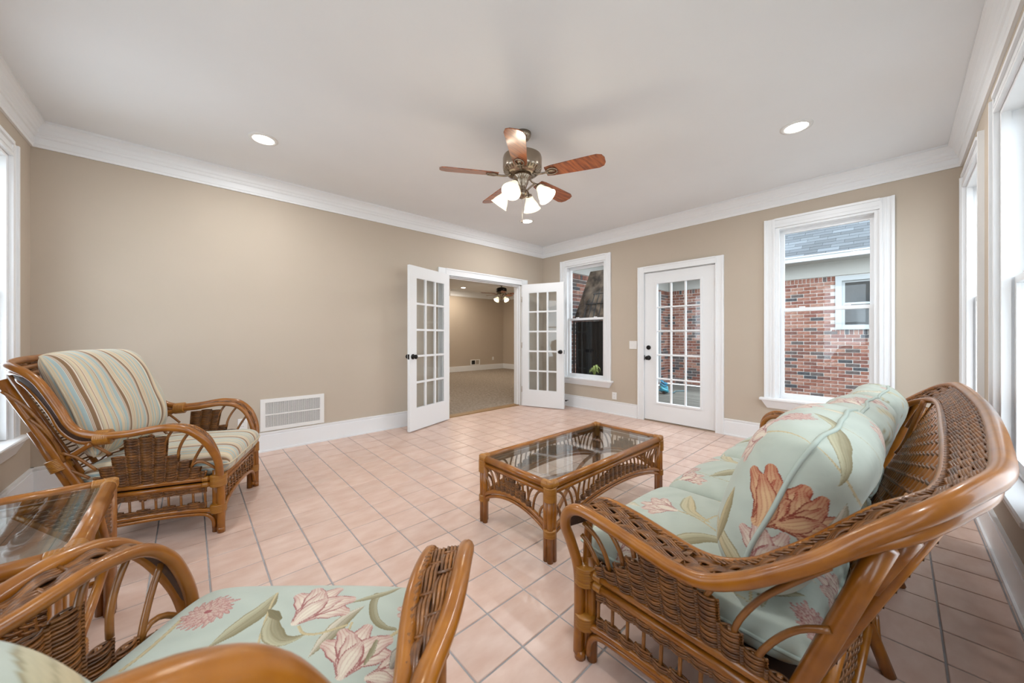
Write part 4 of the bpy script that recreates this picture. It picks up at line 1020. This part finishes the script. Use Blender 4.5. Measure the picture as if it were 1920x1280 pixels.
def seatpx(u, v, z=.462):
    """photo pixel -> floral armchair seat coordinates"""
    r, t = (u-960)/FPX, (CY-v)/FPX; k = (z-H)/t; X, Y = k*(r*sinv+cosv), k*(-r*cosv+sinv)
    dx, dy = X-PF[0], Y-PF[1]; a = AF-PI/2; return np.array((dx*math.cos(a)+dy*math.sin(a), -dx*math.sin(a)+dy*math.cos(a)+.285))
def chair_floral(U, V):
    p = Paint(U, V)
    if U.mean() < -.3: p.repeat(-.2, 0); return p.c
    q = seatpx; ang = lambda a, b: math.atan2(*(q(*b)-q(*a))[::-1])
    p.stem([q(340, 1150), q(315, 1175), q(270, 1215), q(230, 1245)], .006); p.stem([q(300, 1255), q(240, 1262), q(180, 1280)], .004, SAGE)
    p.leaf(q(522, 1103), q(385, 1216), .10, .027); p.stem([q(520, 1105), q(505, 1140), q(480, 1220)], .003)
    p.curve([q(512, 1150), q(508, 1180), q(522, 1200), q(545, 1200), q(572, 1190)], [.008, .018, .022, .014, .002], SAGE, OLIVE, OLIVE)
    p.curve([q(505, 1142), q(514, 1150), q(524, 1160)], [.004, .012, .006], OLIVE, OLIVE*.8, OLIVE)
    p.leaf(q(684, 1132), q(578, 1232), -.06, .020, CREAM, OLIVE); p.stem([q(660, 1165), q(645, 1200), q(640, 1235)], .003); p.stem([q(560, 1175), q(570, 1188), q(600, 1187), q(650, 1170)], .0035)
    p.curve([q(708, 1108), q(700, 1130), q(704, 1155), q(722, 1168), q(742, 1168)], [.009, .010, .010, .009, .004], OLIVE, SAGE*.8, OLIVE)
    p.leaf(q(760, 1080), q(655, 1128), .1, .010)
    p.mum(q(390, 1139), .056)
    p.tulip(q(556, 1166), ang((556, 1166), (628, 1108)), .12); p.tulip(q(640, 1262), ang((640, 1262), (662, 1225)), .11); p.tulip(q(690, 1262), ang((690, 1262), (722, 1256)), .075)
    p.tulip(q(790, 1140), ang((790, 1140), (762, 1112)), .06); p.stem([q(760, 1160), q(745, 1172), q(735, 1180)], .004)
    p.curve([q(735, 1232), q(748, 1212), q(766, 1192), q(776, 1180)], [.006, .018, .018, .006], GREY, CREAM*.7, GREY)
    p.curve([q(706, 1195), q(697, 1215), q(684, 1238)], [.004, .007, .003], OLIVE, SAGE*.8, OLIVE)
    p.tulip((-.22, -.18), 1.2, .09); p.leaf((-.05, -.2), (.1, -.1), .2, .02); p.mum((.2, -.22), .05)
    return p.c
def rep(ox, oy, extra=None):
    def f(U, V):
        p = Paint(U, V); p.repeat(ox, oy)
        if extra: extra(p)
        return p.c
    return f
cushion('seat_cushion', .68, .67, .165, chair_floral, M['floral'], flat(0, -.285, .380, .003), 500, 500, pw=9, label='pale blue floral seat cushion on the armchair by the end table', loc=(*PF, 0), rz=AF-PI/2, reflect=False)
cushion('back_cushion', .60, .50, .17, rep(.1, .05), M['floral'], lean(-.045, -.675, .714, math.radians(28), .25, .03, .006, 2), 150, 150, label='pale blue floral back cushion in the armchair by the end table', loc=(*PF, 0), rz=AF-PI/2, reflect=False)

# ---- sofa
SO = [(1.072, .010, .02), (1.072, .006, .2), (1.076, .008, .32), (1.10, .022, .42), (1.125, .024, .48), (1.14, .0, .538), (1.146, -.06, .570), (1.15, -.18, .562), (1.15, -.28, .547), (1.155, -.375, .538), (1.16, -.45, .55), (1.165, -.52, .59), (1.165, -.58, .635), (1.15, -.66, .70), (1.13, -.725, .765), (1.10, -.80, .83), (1.035, -.850, .866), (.93, -.886, .882), (.7, -.902, .887), (.35, -.916, .888), (0, -.922, .888)]
SI = [(1.048, -.01, .02), (1.048, -.01, .2), (1.046, -.008, .32), (1.03, .0, .42), (1.018, .0, .48), (1.016, -.02, .53), (1.016, -.07, .563), (1.016, -.18, .556), (1.02, -.28, .541), (1.03, -.375, .532), (1.04, -.45, .545), (1.045, -.52, .58), (1.04, -.57, .62), (1.02, -.63, .67), (1.0, -.68, .72), (.97, -.73, .765), (.92, -.78, .79), (.84, -.81, .80), (.65, -.825, .805), (.33, -.83, .806), (0, -.83, .806)]
scz = [.365, .375, .41, .46, .53, .53, .525, .47, .415, .38, .362, .352]
SOFA = dict(sx=.05, k0=4, kb=9, ks=9, k2=13, na=13, nb=14, vr=-.66, post=((1.095, -.745, .745), (-.56, .20)), short=((-.775, .745), (-.715, .61)), strut=None, xs=1.08, kw=9, wrap=False, flare=.05, ro=.0185,
            cols=[(-.075-.05*i, -.06-.05*i-.008*(i-5), z) for i, z in enumerate(scz)],
            ribs=[[(-.12, .37), (-.11, .42), (-.08, .47), (-.03, .50)], [(-.175, .42), (-.17, .46), (-.14, .51), (-.095, .545)], [(-.22, .47), (-.215, .50), (-.20, .535)], [(-.075, .37), (-.06, .40), (-.04, .43), (-.015, .45)],
                  [(-.415, .43), (-.425, .47), (-.45, .51), (-.48, .545)], [(-.475, .375), (-.50, .45), (-.545, .53), (-.60, .60), (-.67, .68)], [(-.525, .34), (-.54, .39), (-.58, .46), (-.622, .51), (-.668, .54)]],
            nlow=11, nf=34, nback=22, wb=.95, bp=.045, midlegs=(-.33, .33), hook=[(-.775, .79), (-.74, .665), (-.715, .576), (-.69, .507), (-.672, .475)])
RS = math.radians(-2.4); PSO = (2.095, .715)
sr = empty('rattan_sofa', (*PSO, 0), RS, 'honey brown three-seat rattan sofa with floral cushions along the window wall', 'sofa'); rattan_seat(sr, SO, SI, 1.065, SOFA)
SEATL = ['pale blue floral sofa seat cushion between middle seat and coffee table corner arm', 'pale blue floral sofa seat cushion in the middle of the sofa', 'pale blue floral sofa seat cushion at the end beside the far window']
SEATL[0] = 'pale blue floral sofa seat cushion at the end beside the floral armchair'
BACKL = ['plump floral sofa back cushion with large red tulip on its side', 'floral sofa back cushion in the middle of the sofa', 'floral sofa back cushion at the end under the far window']
for i, x in enumerate((-.675, 0, .675)):
    cushion('seat_cushion', .658, .69, .160, rep(.1*i-.05, .12*i), M['floral'], flat(x, -.275, .366, .004), (240, 170, 130)[i], (240, 170, 130)[i], pw=9, label=SEATL[i], group='sofa seat cushions', loc=(*PSO, 0), rz=RS, reflect=False)
def bigtulip(p):
    L = p.U.min() if p.U.mean() > -.3 else p.U.max()
    e = -.425
    p.curve([(e-.25, -.3), (e+.2, .3)], .0001, BG, BG, BG)
    p.tulip((e+.03, -.03), 1.9, .15, True); p.tulip((e-.02, .0), 2.5, .12, True); p.petal((e+.02, -.03), 1.2, .12, .03, TAN, RED, RED*.7)
    p.leaf((e-.09, -.10), (e-.12, .12), .2, .035, CREAM, OLIVE); p.leaf((e-.1, -.12), (e-.24, -.03), -.15, .04, SAGE, OLIVE); p.stem([(e-.09, -.2), (e-.095, -.1), (e-.1, .0)], .006)
    p.leaf((e+.14, -.2), (e+.13, .0), .1, .02, BEIGE, OLIVE)
for i, x in enumerate((-.67, .0, .665)):
    cushion('back_cushion', (.665, .65, .64)[i], (.47, .44, .44)[i], (.28, .25, .25)[i], rep(.05+.13*i, .1*i, bigtulip if i == 0 else None), M['floral'], lean(x, (-.535, -.55, -.56)[i], (.690, .668, .658)[i], math.radians((23, 21, 21)[i]), .3, .045, .0055, 5+i), (400, 180, 140)[i], (330, 160, 120)[i], pw=6, label=BACKL[i], group='sofa back cushions', loc=(*PSO, 0), rz=RS, reflect=(i == 0))

# ================================================================== TABLES
def table_side(root, p0, p1, zt, rise, panel, inner, cols, zb=.155):
    """one side of the coffee table between two legs: arch, fan of ribs, woven fan panel"""
    p0, p1 = np.array(p0, float), np.array(p1, float); d = p1-p0; L = np.linalg.norm(d); d /= L; nrm = np.array((-d[1], d[0]))
    P = lambda s, z, o=0: np.array((*(p0+d*s+nrm*o), z))
    MB().tube([P(-.0, zt-.02), P(L, zt-.02)], .020, 12).build('top_rail', M['rattan'], root, True)
    MB().tube([P(.0, zt-.058), P(L, zt-.058)], .014, 10).build('top_rail', M['rattan'], root, True)
    arch = lambda s: zb+rise*(1-(2*s/L-1)**2)**.75
    for dz, r in ((0, .013), (-.026, .010)):
        s = np.linspace(.0, L, 36); MB().tube([P(a, arch(min(max(a, .0), L))+dz) for a in s], r, 8).build('arch_rail', M['rattan'], root, True)
    a0, a1, zc = panel; n = cols; ss = np.linspace(a0*L, a1*L, n); c = (n-1)/2
    top = lambda i: zt-.075-(abs(i-c)/c)**1.5*zc if c else zt-.075
    rows = []; zz = np.arange(zb, zt-.07, .0075)
    for k, z in enumerate(zz):
        on = [i for i in range(n) if arch(ss[i])+.005 < z < top(i)]
        if len(on) < 1: continue
        for run in np.split(np.array(on), np.nonzero(np.diff(on) > 1)[0]+1):
            s = np.linspace(run[0]-.5, run[-1]+.5, len(run)*7+3); x = np.interp(s, range(n), ss)+(s-np.clip(s, 0, n-1))*(ss[1]-ss[0])
            fan_ = 1+.35*(z-zb)/(zt-zb)*0
            
            for sd in (1, -1):
                V = np.array([P(a, z, sd*.013*(abs(math.cos(PI*t))**.7-.35)) for a, t in zip(x, s)]); rows.append((V, np.tile((*nrm, 0), (len(V), 1))))
    if rows: woven_patch(rows, .0037, root)
    for i in range(n):
        x = ss[i]; dx = (x-L/2)*.07
        MB().tube(crom([P(x, arch(x)), P(x-dx*.05, arch(x)*.45+.55*(zt-.06)), P(x-dx*.8, zt-.06)], .02), .0062, 6).build('rib', M['rib'], root, True)
    for sd in (0, 1):
        for et_, ea, zz in inner:
            f = (lambda q: q) if sd == 0 else (lambda q: L-q); th = np.linspace(0, PI/2, 12); za = arch(ea)
            MB().tube([P(f(et_+(ea-et_)*math.sin(t)), za+(zz-za)*math.cos(t)) for t in th], .0068, 6).build('rib', M['rib'], root, True)
def table(root, w, d, zt, sidecfg):
    hx, hy = w/2-.022, d/2-.022
    for sx in (-1, 1):
        for sy in (-1, 1):
            x, y = sx*hx, sy*hy
            for ox, oy in ((0, 0), (-sx*.026, 0), (0, -sy*.026)):
                MB().tube(seg((x+ox, y+oy, 0), (x+ox, y+oy, zt-.03)), .0165, 12).build('leg', M['rattan'], root, True)
            b = binding(root, (x-sx*.008, y-sy*.008, zt-.105), (x-sx*.008, y-sy*.008, zt-.03), .036)
            binding(root, (x-sx*.004, y, zt-.02), (x-sx*.045, y, zt-.02), .0235); binding(root, (x, y-sy*.004, zt-.02), (x, y-sy*.045, zt-.02), .0235)
            binding(root, (x-sx*.008, y-sy*.008, sidecfg['zb']-.02), (x-sx*.008, y-sy*.008, sidecfg['zb']+.02), .034)
            MB().lathe([(.001, .008), (.014, .006), (.022, 0), (.022, -.03), (.001, -.03)], (x, y, zt-.004), 14, cap=False).build('corner_cap', M['binding'], root, True)
    table_side(root, (-hx, -hy), (hx, -hy), zt, *sidecfg['long'], zb=sidecfg['zb']); table_side(root, (hx, hy), (-hx, hy), zt, *sidecfg['long'], zb=sidecfg['zb'])
    table_side(root, (hx, -hy), (hx, hy), zt, *sidecfg['short'], zb=sidecfg['zb']); table_side(root, (-hx, hy), (-hx, -hy), zt, *sidecfg['short'], zb=sidecfg['zb'])
    MB().bbox(-hx+.016, hx-.016, -hy+.016, hy-.016, zt-.019, zt-.012, .0015).build('glass_top', M['tglass'], root)
    for s in (-1, 1): MB().tube(crom([(-hx+.02, -s*(hy-.02), .17), (0, 0, .235+.012*s), (hx-.02, s*(hy-.02), .17)], .05), .012, 8).build('cross_brace', M['rattan'], root, True)
ct = empty('coffee_table', (1.953, 1.462, 0), 0, 'rectangular rattan coffee table with clear glass top on the tiled floor', 'coffee table')
table(ct, 1.265, .60, .41, dict(zb=.145, long=(.105, (.19, .81, .09), [(.0, .085, .29), (.04, .135, .345), (.10, .185, .345), (.15, .225, .345)], 17),
                               short=(.095, (.28, .72, .07), [(.0, .075, .29), (.045, .12, .345), (.10, .16, .345)], 7)))
et = empty('end_table', (-.52, 1.885, 0), 0, 'square rattan end table with glass top between the two armchairs', 'end table')
hx, hy, zt = .30-.022, .345-.022, .55
def end_table(root):
    for sx in (-1, 1):
        for sy in (-1, 1):
            x, y = sx*hx, sy*hy
            for ox, oy in ((0, 0), (-sx*.026, 0), (0, -sy*.026)): MB().tube(seg((x+ox, y+oy, 0), (x+ox, y+oy, zt-.03)), .018, 12).build('leg', M['rattan'], root, True)
            binding(root, (x-sx*.008, y-sy*.008, .22), (x-sx*.008, y-sy*.008, .27), .037)
            binding(root, (x-sx*.004, y, zt-.02), (x-sx*.05, y, zt-.02), .0255); binding(root, (x, y-sy*.004, zt-.02), (x, y-sy*.05, zt-.02), .0255)
            MB().lathe([(.001, .008), (.016, .006), (.024, 0), (.024, -.03), (.001, -.03)], (x, y, zt-.004), 14, cap=False).build('corner_cap', M['binding'], root, True)
    for a, b_ in (((-hx, -hy), (hx, -hy)), ((hx, -hy), (hx, hy)), ((hx, hy), (-hx, hy)), ((-hx, hy), (-hx, -hy))):
        p0, p1 = np.array(a), np.array(b_); d = p1-p0; L = np.linalg.norm(d); d = d/L; nrm = np.array((-d[1], d[0])); P = lambda s, z, o=0: np.array((*(p0+d*s+nrm*o), z))
        MB().tube([P(0, zt-.02), P(L, zt-.02)], .022, 12).build('top_rail', M['rattan'], root, True); MB().tube([P(0, zt-.06), P(L, zt-.06)], .014, 10).build('top_rail', M['rattan'], root, True)
        MB().tube([P(0, .245), P(L, .245)], .014, 10).build('stretcher', M['rattan'], root, True)
        # woven triangles that taper down to each leg
        for f in (lambda s: s, lambda s: L-s):
            rows = []
            for k, z in enumerate(np.arange(.27, zt-.075, .0085)):
                wd = .035+.20*(z-.27)/(zt-.345); s = np.linspace(.02, wd, 16); rows.append((np.array([P(f(t), z, .005*math.cos(PI*t/.024+PI*k)) for t in s]), np.tile((*nrm, 0), (16, 1))))
            woven_patch(rows, .0042, root)
            MB().tube(seg(P(f(.035), .26), P(f(.24), zt-.07)), .011, 8).build('diagonal_rail', M['rattan'], root, True)
            for t in (.045, .075, .105, .135, .165): MB().tube(seg(P(f(t*.55+.01), .27+max(0, t-.06)*1.0), P(f(t), zt-.07)), .005, 5).build('stake', M['rib'], root, True)
    MB().bbox(-hx+.018, hx-.018, -hy+.018, hy-.018, zt-.019, zt-.012, .0015).build('glass_top', M['tglass'], root)
    # woven shelf under the glass
    rows = []
    for k, y in enumerate(np.arange(-hy+.03, hy-.03, .010)):
        s = np.linspace(-hx+.03, hx-.03, 60); rows.append((np.stack([s, np.full_like(s, y), .245+.004*np.cos(s/.03*PI+PI*k)], 1), np.tile((0, 0, 1.), (60, 1))))
    woven_patch(rows, .0045, root, 'woven_shelf')
    for s in (-1, 1): MB().tube([(-hx, s*.1, .235), (hx, s*.1, .235)], .011, 8).build('shelf_bar', M['rattan'], root, True)
end_table(et)
